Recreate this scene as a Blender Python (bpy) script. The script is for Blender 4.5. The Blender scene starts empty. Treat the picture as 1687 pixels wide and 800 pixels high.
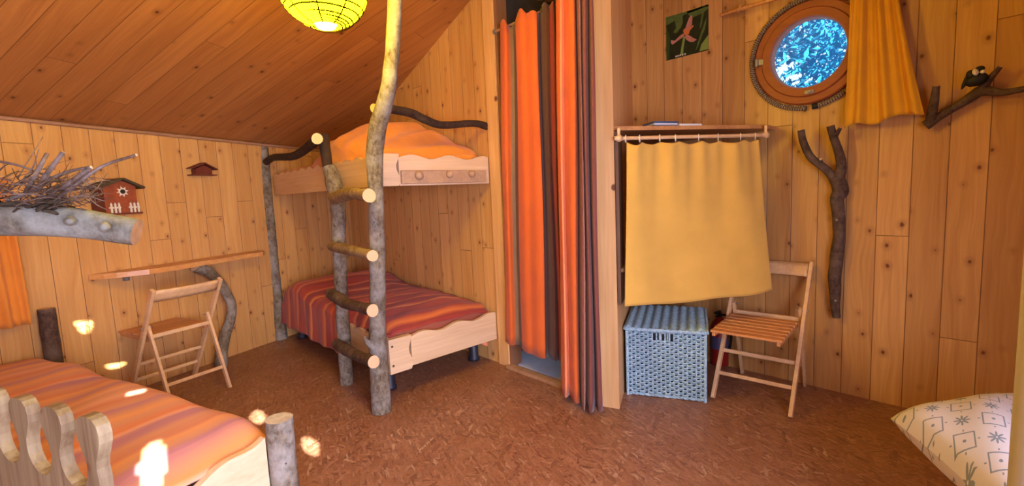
import bpy, bmesh, math, random
import numpy as np
from mathutils import Vector, Matrix
random.seed(7); rng = np.random.default_rng(7)
D2 = bpy.data; COL = bpy.context.scene.collection
sc = bpy.context.scene
R = math.radians

# ---------------------------------------------------------------- camera
F = 776.0; P_, RO, YW = R(-6.12), R(-2.59), R(137.8)
H = 1.28; CAM = np.array([0, 0, H])
_f = np.array([math.cos(P_)*math.cos(YW), math.cos(P_)*math.sin(YW), math.sin(P_)])
_r = np.cross(_f, [0, 0, 1]); _r /= np.linalg.norm(_r); _u = np.cross(_r, _f)
_r2 = _r*math.cos(RO)+_u*math.sin(RO); _u2 = -_r*math.sin(RO)+_u*math.cos(RO)
cd = D2.cameras.new('camera'); cam = D2.objects.new('camera', cd); COL.objects.link(cam)
cd.sensor_width = 36; cd.lens = F/1687*36; cd.clip_start = .02
cam.matrix_world = Matrix(((_r2[0], _u2[0], -_f[0], 0), (_r2[1], _u2[1], -_f[1], 0), (_r2[2], _u2[2], -_f[2], H), (0, 0, 0, 1)))
sc.camera = cam

# ---------------------------------------------------------------- light
sc.view_settings.view_transform = 'Standard'; sc.view_settings.look = 'None'
sc.view_settings.gamma = 1; sc.view_settings.use_curve_mapping = False
sc.view_settings.exposure = -0.06
W = D2.worlds.new('sky'); sc.world = W; W.use_nodes = True
W.node_tree.nodes['Background'].inputs[0].default_value = (.62, .85, 1, 1)
W.node_tree.nodes['Background'].inputs[1].default_value = 1.6
def lamp(name, kind, loc, energy, color, direction=None, **kw):
    l = D2.lights.new(name, kind); l.energy = energy; l.color = color
    for k, v in kw.items(): setattr(l, k, v)
    o = D2.objects.new(name, l); COL.objects.link(o); o.location = loc
    if direction is not None: o.rotation_euler = Vector(direction).to_track_quat('-Z', 'Y').to_euler()
    return o
SUND = np.array([-.9, .1, -.41]); SUND /= np.linalg.norm(SUND)
lamp('sun', 'SUN', (3, 0, 4), 60.0, (1, .95, .90), SUND, angle=R(.3))
lamp('window_daylight', 'AREA', (.86, .10, 1.10), 118, (.76, .74, 1), (-1, .16, -.26), shape='RECTANGLE', size=2.0, size_y=1.15, spread=R(130))
LANT = np.array([-1.905, .79, 2.110])
lamp('lantern_bulb', 'POINT', tuple(LANT+[0, 0, -.19]), 8, (1, .62, .22), shadow_soft_size=.03)
LANT_E = 80.0

# ---------------------------------------------------------------- helpers: from a pixel of the photo to a point on a real plane
def ray(x, y): return _r2*(x-843.5)/F - _u2*(y-400)/F + _f
def pl(x, y, n, p):
    d = ray(x, y); n = np.array(n, float); return CAM+d*(n@(np.array(p, float)-CAM))/(n@d)
def yp(x, y, Y): return pl(x, y, (0, 1, 0), (0, Y, 0))
def xp(x, y, X): return pl(x, y, (1, 0, 0), (X, 0, 0))
def fl(x, y, z=0.): return pl(x, y, (0, 0, 1), (0, 0, z))
AL = R(23); NA = np.array([math.cos(AL), math.sin(AL), 0]); AD = np.array([-math.sin(AL), math.cos(AL), 0])
PA = np.array([-4.62, 1.03, 0.])                       # a point on the left wall
def wa(s, z, off=0): return PA+AD*s+NA*off+np.array([0, 0, z])
def ap(x, y, off=0): return pl(x, y, NA, PA+NA*off)
YB, YD = 2.225, 3.245
def ceil_z(x, y): return min(3.389+.368*x+.135*y, 2.95)

# ---------------------------------------------------------------- materials
class NT:
    def __init__(s, name):
        s.m = D2.materials.new(name); s.m.use_nodes = True; s.t = s.m.node_tree; s.n = s.t.nodes; s.l = s.t.links
        s.b = s.n['Principled BSDF']
    def new(s, k, **kw):
        n = s.n.new(k)
        for a, v in kw.items(): setattr(n, a, v)
        return n
    def put(s, sock, v):
        if isinstance(v, bpy.types.NodeSocket): s.l.new(v, sock)
        elif v is not None: sock.default_value = v
    def math(s, op, a, b=None, c=None, clamp=False):
        n = s.new('ShaderNodeMath', operation=op, use_clamp=clamp)
        for i, v in enumerate((a, b, c)):
            if v is not None: s.put(n.inputs[i], v)
        return n.outputs[0]
    def xyz(s, x=0., y=0., z=0.):
        n = s.new('ShaderNodeCombineXYZ')
        for i, v in enumerate((x, y, z)): s.put(n.inputs[i], v)
        return n.outputs[0]
    def sep(s, v):
        n = s.new('ShaderNodeSeparateXYZ'); s.put(n.inputs[0], v); return n.outputs
    def noise(s, vec, scale=1., detail=3., rough=.5, dist=0.):
        n = s.new('ShaderNodeTexNoise'); s.put(n.inputs['Vector'], vec)
        n.inputs['Scale'].default_value = scale; n.inputs['Detail'].default_value = detail
        n.inputs['Roughness'].default_value = rough; n.inputs['Distortion'].default_value = dist
        return n.outputs['Fac']
    def white(s, vec):
        n = s.new('ShaderNodeTexWhiteNoise', noise_dimensions='3D'); s.put(n.inputs['Vector'], vec); return n.outputs
    def vor(s, vec, scale, feature='F1', rnd=1., dim='3D'):
        n = s.new('ShaderNodeTexVoronoi', feature=feature, voronoi_dimensions=dim); s.put(n.inputs['Vector'], vec)
        n.inputs['Scale'].default_value = scale; n.inputs['Randomness'].default_value = rnd; return n.outputs
    def ramp(s, fac, stops, mode='LINEAR'):
        n = s.new('ShaderNodeValToRGB'); n.color_ramp.interpolation = mode; e = n.color_ramp.elements
        while len(e) < len(stops): e.new(.5)
        for k, (p, c) in enumerate(stops):
            e[k].position = p; e[k].color = (*c, 1) if len(c) == 3 else c
        s.put(n.inputs[0], fac); return n.outputs[0]
    def mix(s, fac, a, b, mode='MIX'):
        n = s.new('ShaderNodeMix', data_type='RGBA', blend_type=mode); n.clamp_result = False
        s.put(n.inputs[0], fac)
        for i, v in ((6, a), (7, b)):
            if isinstance(v, tuple) and len(v) == 3: v = (*v, 1)
            s.put(n.inputs[i], v)
        return n.outputs[2]
    def map(s, fac, a, b, c=0., d=1.):
        n = s.new('ShaderNodeMapRange'); s.put(n.inputs[0], fac)
        for i, v in enumerate((a, b, c, d)): n.inputs[i+1].default_value = v
        return n.outputs[0]
    def uv(s): return s.new('ShaderNodeTexCoord').outputs['UV']
    def obj(s): return s.new('ShaderNodeTexCoord').outputs['Object']
    def bump(s, h, strength=.3, dist=.01):
        n = s.new('ShaderNodeBump'); n.inputs['Strength'].default_value = strength; n.inputs['Distance'].default_value = dist
        s.put(n.inputs['Height'], h); s.l.new(n.outputs[0], s.b.inputs['Normal'])
    def out(s, color, rough=.6, spec=.5, metal=0.):
        s.put(s.b.inputs['Base Color'], (*color, 1) if isinstance(color, tuple) and len(color) == 3 else color)
        s.put(s.b.inputs['Roughness'], rough); s.put(s.b.inputs['Specular IOR Level'], spec); s.put(s.b.inputs['Metallic'], metal)
        return s.m

def plank_mat(name, light, mid, knot, pw=.142, plen=2.3, rough=.42, seed=0., kn=7.2, knots=.66, gap=.0026, vary=.32):
    t = NT(name); u, v, _ = t.sep(t.uv())
    row = t.math('FLOOR', t.math('DIVIDE', u, pw)); rr = t.white(t.xyz(row, seed, 3.))[0]
    v2 = t.math('ADD', v, t.math('MULTIPLY', rr, 7.)); pi = t.math('FLOOR', t.math('DIVIDE', v2, plen))
    pr = t.white(t.xyz(row, pi, seed+9.))
    fr = t.math('MULTIPLY', t.math('FRACT', t.math('DIVIDE', u, pw)), pw)
    du = t.math('MINIMUM', fr, t.math('SUBTRACT', pw, fr))
    fv = t.math('MULTIPLY', t.math('FRACT', t.math('DIVIDE', v2, plen)), plen)
    dv = t.math('MINIMUM', fv, t.math('SUBTRACT', plen, fv))
    g = t.math('MINIMUM', t.math('MULTIPLY', du, 1.), dv)
    gapm = t.map(g, gap*.35, gap, 1., 0.)
    sh = t.math('MULTIPLY', pr[0], 37.)
    # knots
    kv = t.xyz(t.math('ADD', u, sh), t.math('MULTIPLY', v2, .8), sh); vo = t.vor(t.xyz(t.math('ADD', u, sh), t.math('MULTIPLY', v2, .78), 0.), kn, dim='2D')
    kr = t.sep(vo['Color'])[0]
    kd = t.math('ADD', vo['Distance'], t.math('MULTIPLY', t.math('SUBTRACT', t.noise(kv, 60, 2), .5), .05))
    rad = t.math('MULTIPLY', t.map(kr, 1-knots, 1., 0., 1.), .07)
    km = t.map(t.math('SUBTRACT', kd, rad), -.025, .012, 1., 0.)
    km = t.math('MULTIPLY', km, t.math('GREATER_THAN', kr, 1-knots))
    halo = t.math('MULTIPLY', t.map(t.math('SUBTRACT', kd, rad), 0., .16, .55, 0.), t.math('GREATER_THAN', kr, 1-knots))
    # grain
    warp = t.math('MULTIPLY', t.noise(t.xyz(t.math('MULTIPLY', u, 5.), t.math('MULTIPLY', v2, 1.6), sh), 1., 2), .12)
    gu = t.math('ADD', u, warp)
    gr = t.noise(t.xyz(t.math('MULTIPLY', gu, 75.), t.math('MULTIPLY', v2, 1.8), sh), 1., 3, .6)
    gr2 = t.noise(t.xyz(t.math('MULTIPLY', gu, 14.), t.math('MULTIPLY', v2, 1.1), sh), 1., 2)
    fac = t.math('ADD', t.math('MULTIPLY', gr, .55), t.math('MULTIPLY', gr2, .45))
    c = t.mix(t.map(fac, .36, .66), light, mid)
    tint = t.map(pr[0], 0., 1., 1-vary*.35, 1+vary*.15)
    c = t.mix(1., c, t.xyz(tint, t.math('POWER', tint, 1.25), t.math('POWER', tint, 1.5)), 'MULTIPLY')
    c = t.mix(halo, c, t.mix(.55, mid, knot)); c = t.mix(km, c, knot)
    c = t.mix(t.math('MULTIPLY', gapm, .8), c, t.mix(.5, knot, (.03, .012, .005)))
    t.bump(t.math('ADD', t.math('MULTIPLY', gapm, -1.), t.math('MULTIPLY', gr, .06)), .5, .004)
    return t.out(c, rough)

def wood_mat(name, light, mid, axis=0, knots=True, rough=.55, knotc=(.16, .06, .025), sc_=1.):
    t = NT(name); s = t.sep(t.obj()); a = s[axis]; o = [s[i] for i in range(3) if i != axis]
    info = t.new('ShaderNodeObjectInfo').outputs['Random']; sh = t.math('MULTIPLY', info, 11.)
    gr = t.noise(t.xyz(t.math('MULTIPLY', o[0], 60*sc_), t.math('MULTIPLY', o[1], 60*sc_), t.math('ADD', t.math('MULTIPLY', a, 2.5), sh)), 1., 3, .6)
    g2 = t.noise(t.xyz(t.math('MULTIPLY', o[0], 12.), t.math('MULTIPLY', o[1], 12.), t.math('ADD', t.math('MULTIPLY', a, 1.2), sh)), 1., 2)
    c = t.mix(t.map(t.math('ADD', t.math('MULTIPLY', gr, .5), t.math('MULTIPLY', g2, .5)), .35, .65), light, mid)
    if knots:
        vo = t.vor(t.xyz(t.math('MULTIPLY', o[0], 1.), t.math('MULTIPLY', o[1], 1.), t.math('ADD', t.math('MULTIPLY', a, .8), sh)), 6.)
        kr = t.sep(vo['Color'])[0]; c = t.mix(t.math('MULTIPLY', t.map(vo['Distance'], .07, .11, 1., 0.), t.math('GREATER_THAN', kr, .45)), c, knotc)
    t.bump(gr, .15, .002)
    return t.out(c, rough)

def bark_mat(name, base, light, dark, lich=0.5, rough=.85, sc_=1.):
    t = NT(name); o = t.obj(); s = t.sep(o)
    n1 = t.noise(o, 7*sc_, 5, .65); n2 = t.noise(t.xyz(t.math('MULTIPLY', s[0], 45.), t.math('MULTIPLY', s[1], 45.), t.math('MULTIPLY', s[2], 30.)), sc_, 4, .7)
    c = t.mix(t.map(n2, .3, .68), dark, base); c = t.mix(t.math('MULTIPLY', t.map(n1, .45, .62), lich), c, light)
    v = t.vor(o, 24*sc_); c = t.mix(t.math('MULTIPLY', t.map(v['Distance'], .06, .14, 1., 0.), t.math('GREATER_THAN', t.sep(v['Color'])[1], .62)), c, dark)
    t.bump(t.math('ADD', n2, t.math('MULTIPLY', n1, .8)), .7, .006)
    return t.out(c, rough, .25)

def plain(name, c, rough=.6, metal=0., nz=0., sc_=40., spec=.5):
    t = NT(name)
    if nz:
        n = t.noise(t.obj(), sc_, 4, .6); c2 = tuple(x*(1-nz) for x in c)
        return t.out(t.mix(t.map(n, .35, .65), c, c2), rough, spec, metal)
    return t.out(c, rough, spec, metal)

def cloth_mat(name, c, weave=900., trans=0., var=.12, rough=.85):
    t = NT(name); o = t.obj(); n = t.noise(o, 6., 3); n2 = t.noise(o, weave*.3, 2)
    col = t.mix(t.map(n, .3, .7), c, tuple(x*(1-var) for x in c))
    t.bump(n2, .12, .001); t.put(t.b.inputs['Sheen Weight'], .15)
    m = t.out(col, rough, .2)
    if trans:
        tr = t.new('ShaderNodeBsdfTranslucent'); t.put(tr.inputs[0], col); mx = t.new('ShaderNodeMixShader'); mx.inputs[0].default_value = trans
        t.l.new(t.b.outputs[0], mx.inputs[1]); t.l.new(tr.outputs[0], mx.inputs[2]); t.l.new(mx.outputs[0], t.n['Material Output'].inputs[0])
    return m

def stripe_mat(name, stops, per=1., wob=.02, fine=.25):
    t = NT(name); u, v, _ = t.sep(t.uv())
    w = t.math('MULTIPLY', t.math('SUBTRACT', t.noise(t.xyz(t.math('MULTIPLY', u, 2.), t.math('MULTIPLY', v, 3.), 0.), 1., 2), .5), wob*2)
    x = t.math('FRACT', t.math('DIVIDE', t.math('ADD', u, w), per))
    c = t.ramp(x, stops, 'LINEAR')
    f = t.noise(t.xyz(t.math('MULTIPLY', u, 90.), t.math('MULTIPLY', v, 3.), 0.), 1., 3, .7)
    c = t.mix(t.math('MULTIPLY', t.map(f, .35, .7), fine), c, (.75, .30, .12))
    t.bump(t.noise(t.xyz(t.math('MULTIPLY', u, 260.), t.math('MULTIPLY', v, 30.), 0.), 1., 2), .15, .002); t.put(t.b.inputs['Sheen Weight'], .1)
    return t.out(c, .85, .2)

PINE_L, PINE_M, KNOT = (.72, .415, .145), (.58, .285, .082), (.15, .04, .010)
M = {}
M['wall'] = plank_mat('pine_wall_planks', PINE_L, PINE_M, KNOT)
M['wallb'] = plank_mat('pine_wall_planks_bunk', PINE_L, PINE_M, KNOT, seed=5.)
M['walld'] = plank_mat('pine_wall_planks_wide', (.67, .375, .125), (.50, .24, .066), KNOT, seed=11., plen=2.6, vary=.6)
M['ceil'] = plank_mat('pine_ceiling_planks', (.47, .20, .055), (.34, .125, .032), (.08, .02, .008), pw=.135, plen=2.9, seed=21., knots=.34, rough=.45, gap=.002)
M['post'] = wood_mat('pine_post', (.78, .47, .20), (.63, .33, .12), 2)
M['trim'] = wood_mat('trim_wood', (.45, .25, .14), (.33, .17, .09), 1)
M['boardx'] = wood_mat('pine_board_x', (.68, .46, .25), (.54, .33, .16), 0)
M['boardy'] = wood_mat('pine_board_y', (.74, .54, .33), (.60, .40, .22), 1)
M['beech'] = wood_mat('beech_chair', (.74, .48, .25), (.60, .36, .17), 1, knots=False, rough=.4)
M['seat'] = wood_mat('beech_slat', (.62, .28, .10), (.48, .19, .06), 0, knots=False, rough=.4)
M['shelf'] = wood_mat('stained_shelf', (.55, .27, .10), (.38, .17, .06), 0, rough=.35)
M['desk'] = wood_mat('desk_plank', (.72, .36, .12), (.55, .24, .07), 1, rough=.35)
M['peg'] = wood_mat('peg_wood', (.50, .33, .20), (.38, .23, .13), 0, knots=False)
M['rail'] = wood_mat('weathered_rail', (.34, .27, .15), (.16, .10, .05), 2, knots=True)
M['pale'] = wood_mat('pale_peeled_pole', (.50, .49, .42), (.40, .39, .32), 2)
M['bark'] = bark_mat('grey_bark', (.24, .195, .135), (.36, .34, .30), (.07, .045, .025), .6)
M['barkw'] = bark_mat('warm_bark', (.30, .20, .10), (.38, .28, .16), (.10, .06, .03), .6)
M['barkl'] = bark_mat('log_bark', (.20, .19, .145), (.30, .325, .29), (.075, .06, .04), .7, sc_=.8)
M['darkbark'] = bark_mat('dark_bark', (.060, .032, .018), (.10, .06, .035), (.022, .012, .008), .3)
M['hookbark'] = bark_mat('hook_bark', (.115, .066, .045), (.22, .16, .12), (.032, .018, .012), .4)
M['twig'] = bark_mat('twig_bark', (.20, .14, .11), (.34, .28, .26), (.07, .045, .03), .5)
M['moss'] = plain('nest_moss', (.06, .04, .02), .95, nz=.6)
t = NT('cut_wood'); o_ = t.sep(t.uv()); rr_ = t.math('SQRT', t.math('ADD', t.math('POWER', o_[0], 2.), t.math('POWER', o_[1], 2.)))
rings = t.math('SINE', t.math('ADD', t.math('MULTIPLY', rr_, 34.), t.math('MULTIPLY', t.noise(t.uv(), 3.), 6.)))
M['cut'] = t.out(t.mix(t.map(rings, -1, 1), (.66, .46, .27), (.55, .35, .18)), .7, .3)
M['cutw'] = plain('fresh_cut_wood', (.80, .50, .22), .6, nz=.15)
M['cutg'] = plain('cut_wood_grey', (.50, .44, .38), .8, nz=.25)
M['orange'] = cloth_mat('orange_cotton', (.66, .13, .025), trans=.04)
M['brown'] = cloth_mat('brown_cotton', (.105, .042, .028))
M['taupe'] = cloth_mat('taupe_cotton', (.26, .16, .09))
M['maroon'] = cloth_mat('maroon_cotton', (.21, .065, .05))
M['red'] = cloth_mat('crimson_cotton', (.30, .03, .03))
M['salmon'] = cloth_mat('salmon_cotton', (.82, .28, .12))
M['yellow'] = cloth_mat('yellow_cotton', (.74, .43, .085), trans=.08)
M['amber'] = cloth_mat('amber_cotton', (.78, .39, .02), trans=.10)
M['ocurt'] = cloth_mat('orange_window_cotton', (.74, .27, .04))
M['quilt'] = cloth_mat('orange_quilt', (.88, .33, .035), var=.2)
M['mattress'] = cloth_mat('mattress_cover', (.45, .12, .06))
O1, O2, R1, R2, PU, YE = (.55, .105, .035), (.62, .17, .04), (.36, .045, .032), (.26, .028, .03), (.28, .05, .07), (.70, .30, .09)
M['bl_red'] = stripe_mat('red_striped_blanket', [(0, R1), (.06, R1), (.09, O2), (.12, R2), (.2, R2), (.24, O1), (.27, YE), (.29, R1), (.4, R1), (.45, R2), (.52, PU), (.56, R1), (.62, O2), (.65, R2), (.74, R1), (.78, O1), (.84, R1), (.9, O2), (.93, R2), (1, R1)], per=.82, fine=.12)
S1, S2, PL, PK = (.56, .25, .135), (.54, .18, .085), (.38, .15, .23), (.68, .33, .21)
M['bl_or'] = stripe_mat('orange_striped_blanket', [(0, S1), (.05, PK), (.08, YE), (.11, S1), (.17, PL), (.21, S1), (.27, YE), (.3, S2), (.38, S1), (.43, PL), (.47, PL), (.5, PK), (.53, O2), (.6, S1), (.66, YE), (.7, S1), (.75, PL), (.79, S1), (.86, S2), (.92, PK), (1, S1)], per=.9, fine=.3)
M['metal'] = plain('dull_metal', (.32, .29, .25), .5, .6)
M['dark'] = plain('dark_plastic', (.015, .018, .03), .5)
M['white'] = plain('white_paint', (.72, .66, .56), .6)
M['ring'] = plain('white_plastic_ring', (.82, .78, .68), .4)
M['mahog'] = wood_mat('stained_window_frame', (.33, .078, .022), (.24, .052, .015), 0, knots=False, rough=.5)
M['rope'] = None
t = NT('rope_twist'); u_, v_, _ = t.sep(t.uv()); s_ = t.math('SINE', t.math('ADD', t.math('MULTIPLY', u_, 2*math.pi), t.math('MULTIPLY', v_, 480.)))
t.bump(s_, 1., .006); M['rope'] = t.out(t.mix(t.map(s_, -1, .2), (.16, .10, .06), (.52, .40, .28)), .9, .2)
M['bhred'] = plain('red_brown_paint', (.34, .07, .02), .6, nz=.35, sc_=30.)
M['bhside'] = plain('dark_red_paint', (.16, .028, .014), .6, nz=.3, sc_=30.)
M['bhroof'] = plain('dark_roof_paint', (.07, .05, .025), .6, nz=.4, sc_=20.)
M['black'] = plain('black', (.005, .005, .006), .6)
M['extred'] = plain('extinguisher_red', (.28, .012, .01), .35)
M['label'] = plain('extinguisher_label', (.10, .08, .16), .5)
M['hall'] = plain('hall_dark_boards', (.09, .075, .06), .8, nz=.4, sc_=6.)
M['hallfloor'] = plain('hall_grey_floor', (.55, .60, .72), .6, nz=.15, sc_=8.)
M['bookblue'] = plain('blue_cover', (.06, .10, .22), .4, nz=.3, sc_=20.)
M['paper'] = plain('paper', (.66, .66, .64), .6)
M['leaf'] = None
t = NT('outside_leaf'); rnd = t.new('ShaderNodeTexCoord').outputs['Object']
lc = t.mix(t.noise(rnd, 3., 2), (.015, .20, .36), (.04, .34, .55)); tr = t.new('ShaderNodeBsdfTranslucent'); t.put(tr.inputs[0], lc)
mx = t.new('ShaderNodeMixShader'); mx.inputs[0].default_value = .55; t.out(lc, .9, 0.); t.l.new(t.b.outputs[0], mx.inputs[1]); t.l.new(tr.outputs[0], mx.inputs[2]); t.l.new(mx.outputs[0], t.n['Material Output'].inputs[0]); M['leaf'] = t.m
t = NT('window_glass'); tb = t.new('ShaderNodeBsdfTransparent'); gb = t.new('ShaderNodeBsdfGlossy'); gb.inputs['Roughness'].default_value = .05
mx = t.new('ShaderNodeMixShader'); mx.inputs[0].default_value = .05; t.l.new(tb.outputs[0], mx.inputs[1]); t.l.new(gb.outputs[0], mx.inputs[2]); t.l.new(mx.outputs[0], t.n['Material Output'].inputs[0]); M['glass'] = t.m
# lantern paper: gives off light
t = NT('lantern_paper'); sz = t.sep(t.obj())[2]
em = t.new('ShaderNodeEmission'); t.put(em.inputs[0], (1, .69, .0010, 1)); em.inputs[1].default_value = LANT_E; t.l.new(em.outputs[0], t.n['Material Output'].inputs[0]); M['lantern'] = t.m
t = NT('lantern_bulb_glow'); em = t.new('ShaderNodeEmission'); t.put(em.inputs[0], (1, .80, .28, 1)); em.inputs[1].default_value = 9; t.l.new(em.outputs[0], t.n['Material Output'].inputs[0]); M['bulb'] = t.m
M['wire'] = plain('lantern_wire', (.006, .003, .0004), .8, spec=0.)
# OSB floor
t = NT('strand_board_floor'); o = t.obj(); s = t.sep(o)
def flakes(ang, off, sc1, k=3.6):
    ca, sa = math.cos(ang), math.sin(ang)
    a = t.math('ADD', t.math('MULTIPLY', s[0], ca), t.math('MULTIPLY', s[1], sa)); b = t.math('SUBTRACT', t.math('MULTIPLY', s[1], ca), t.math('MULTIPLY', s[0], sa))
    wob = t.math('MULTIPLY', t.noise(o, 9.+off, 2), .022)
    vo = t.vor(t.xyz(t.math('ADD', a, wob), t.math('MULTIPLY', t.math('ADD', b, wob), k), off), sc1, dim='2D'); return t.sep(vo['Color']), vo['Distance']
c1, d1 = flakes(.3, 0., 13, 5.5); c2, d2 = flakes(.95, 5., 16, 5.); c3, d3 = flakes(2.0, 9., 12, 5.); c4, d4 = flakes(-.35, 13., 21, 5.)
pal = [(0, (.15, .062, .034)), (.2, (.28, .122, .064)), (.5, (.345, .158, .084)), (.75, (.41, .20, .112)), (.95, (.47, .25, .15)), (1, (.60, .42, .28))]
ca_ = t.ramp(c1[0], pal); cb_ = t.ramp(c2[0], pal); cc_ = t.ramp(c3[0], pal); cd_ = t.ramp(c4[0], pal)
c = t.mix(t.math('GREATER_THAN', c2[1], .5), ca_, cb_); c = t.mix(t.math('GREATER_THAN', c3[1], .66), c, cc_); c = t.mix(t.math('GREATER_THAN', c4[1], .55), c, cd_)
c = t.mix(.32, c, (.24, .105, .055)); big = t.noise(o, 1.7, 3); c = t.mix(t.map(big, .35, .7, 0., .5), c, (.25, .105, .050))
fn = t.noise(o, 120., 3, .6); c = t.mix(t.map(fn, .4, .75, 0., .35), c, (.09, .03, .012))
t.bump(t.math('ADD', c4[0], fn), .25, .002); M['osb'] = t.out(c, t.map(big, .3, .7, .30, .48), .5)
# wicker
t = NT('blue_wicker'); n = t.noise(t.obj(), 60., 4, .7); n2 = t.noise(t.obj(), 5., 2)
c = t.mix(t.map(n, .35, .65), (.20, .37, .47), (.50, .66, .72)); c = t.mix(t.map(n2, .4, .7, 0., .35), c, (.22, .34, .42)); t.bump(n, .4, .002); M['wicker'] = t.out(c, .6, .4)
# pillow with squares and stars
t = NT('patterned_pillow'); u, v, _ = t.sep(t.uv()); cs = .092
ca3, sa3 = math.cos(.62), math.sin(.62)
a = t.math('DIVIDE', t.math('ADD', t.math('MULTIPLY', u, ca3), t.math('MULTIPLY', v, sa3)), cs); b = t.math('DIVIDE', t.math('SUBTRACT', t.math('MULTIPLY', v, ca3), t.math('MULTIPLY', u, sa3)), cs)
ia, ib = t.math('FLOOR', a), t.math('FLOOR', b)
x = t.math('MULTIPLY', t.math('SUBTRACT', t.math('FRACT', a), .5), 1.); y = t.math('SUBTRACT', t.math('FRACT', b), .5)
odd = t.math('GREATER_THAN', t.math('FRACT', t.math('MULTIPLY', t.math('ADD', t.math('ADD', ia, ib), .25), .5)), .5)
r = t.math('SQRT', t.math('ADD', t.math('MULTIPLY', x, x), t.math('MULTIPLY', y, y)))
th = t.math('ARCTAN2', y, x)
star = t.math('LESS_THAN', r, t.math('ADD', .19, t.math('MULTIPLY', t.math('COSINE', t.math('MULTIPLY', th, 8.)), .10)))
star = t.math('MULTIPLY', star, t.math('GREATER_THAN', r, .035))
ax, ay = t.math('ABSOLUTE', x), t.math('ABSOLUTE', y); mxy = t.math('MAXIMUM', ax, ay); mn = t.math('MINIMUM', ax, ay)
sq = t.math('MULTIPLY', t.math('GREATER_THAN', mxy, .31), t.math('LESS_THAN', mxy, .36))
dot = t.math('LESS_THAN', r, .06)
tick = t.math('MULTIPLY', t.math('GREATER_THAN', mxy, .42), t.math('LESS_THAN', mn, .025))
sqm = t.math('MAXIMUM', t.math('MAXIMUM', sq, dot), tick)
pm = t.math('ADD', t.math('MULTIPLY', odd, star), t.math('MULTIPLY', t.math('SUBTRACT', 1., odd), sqm))
c = t.mix(t.math('MULTIPLY', pm, .8), (.66, .64, .66), (.12, .19, .26)); t.bump(t.noise(t.obj(), 300., 2), .1, .001); M['pillow'] = t.out(c, .85, .2)

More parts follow.
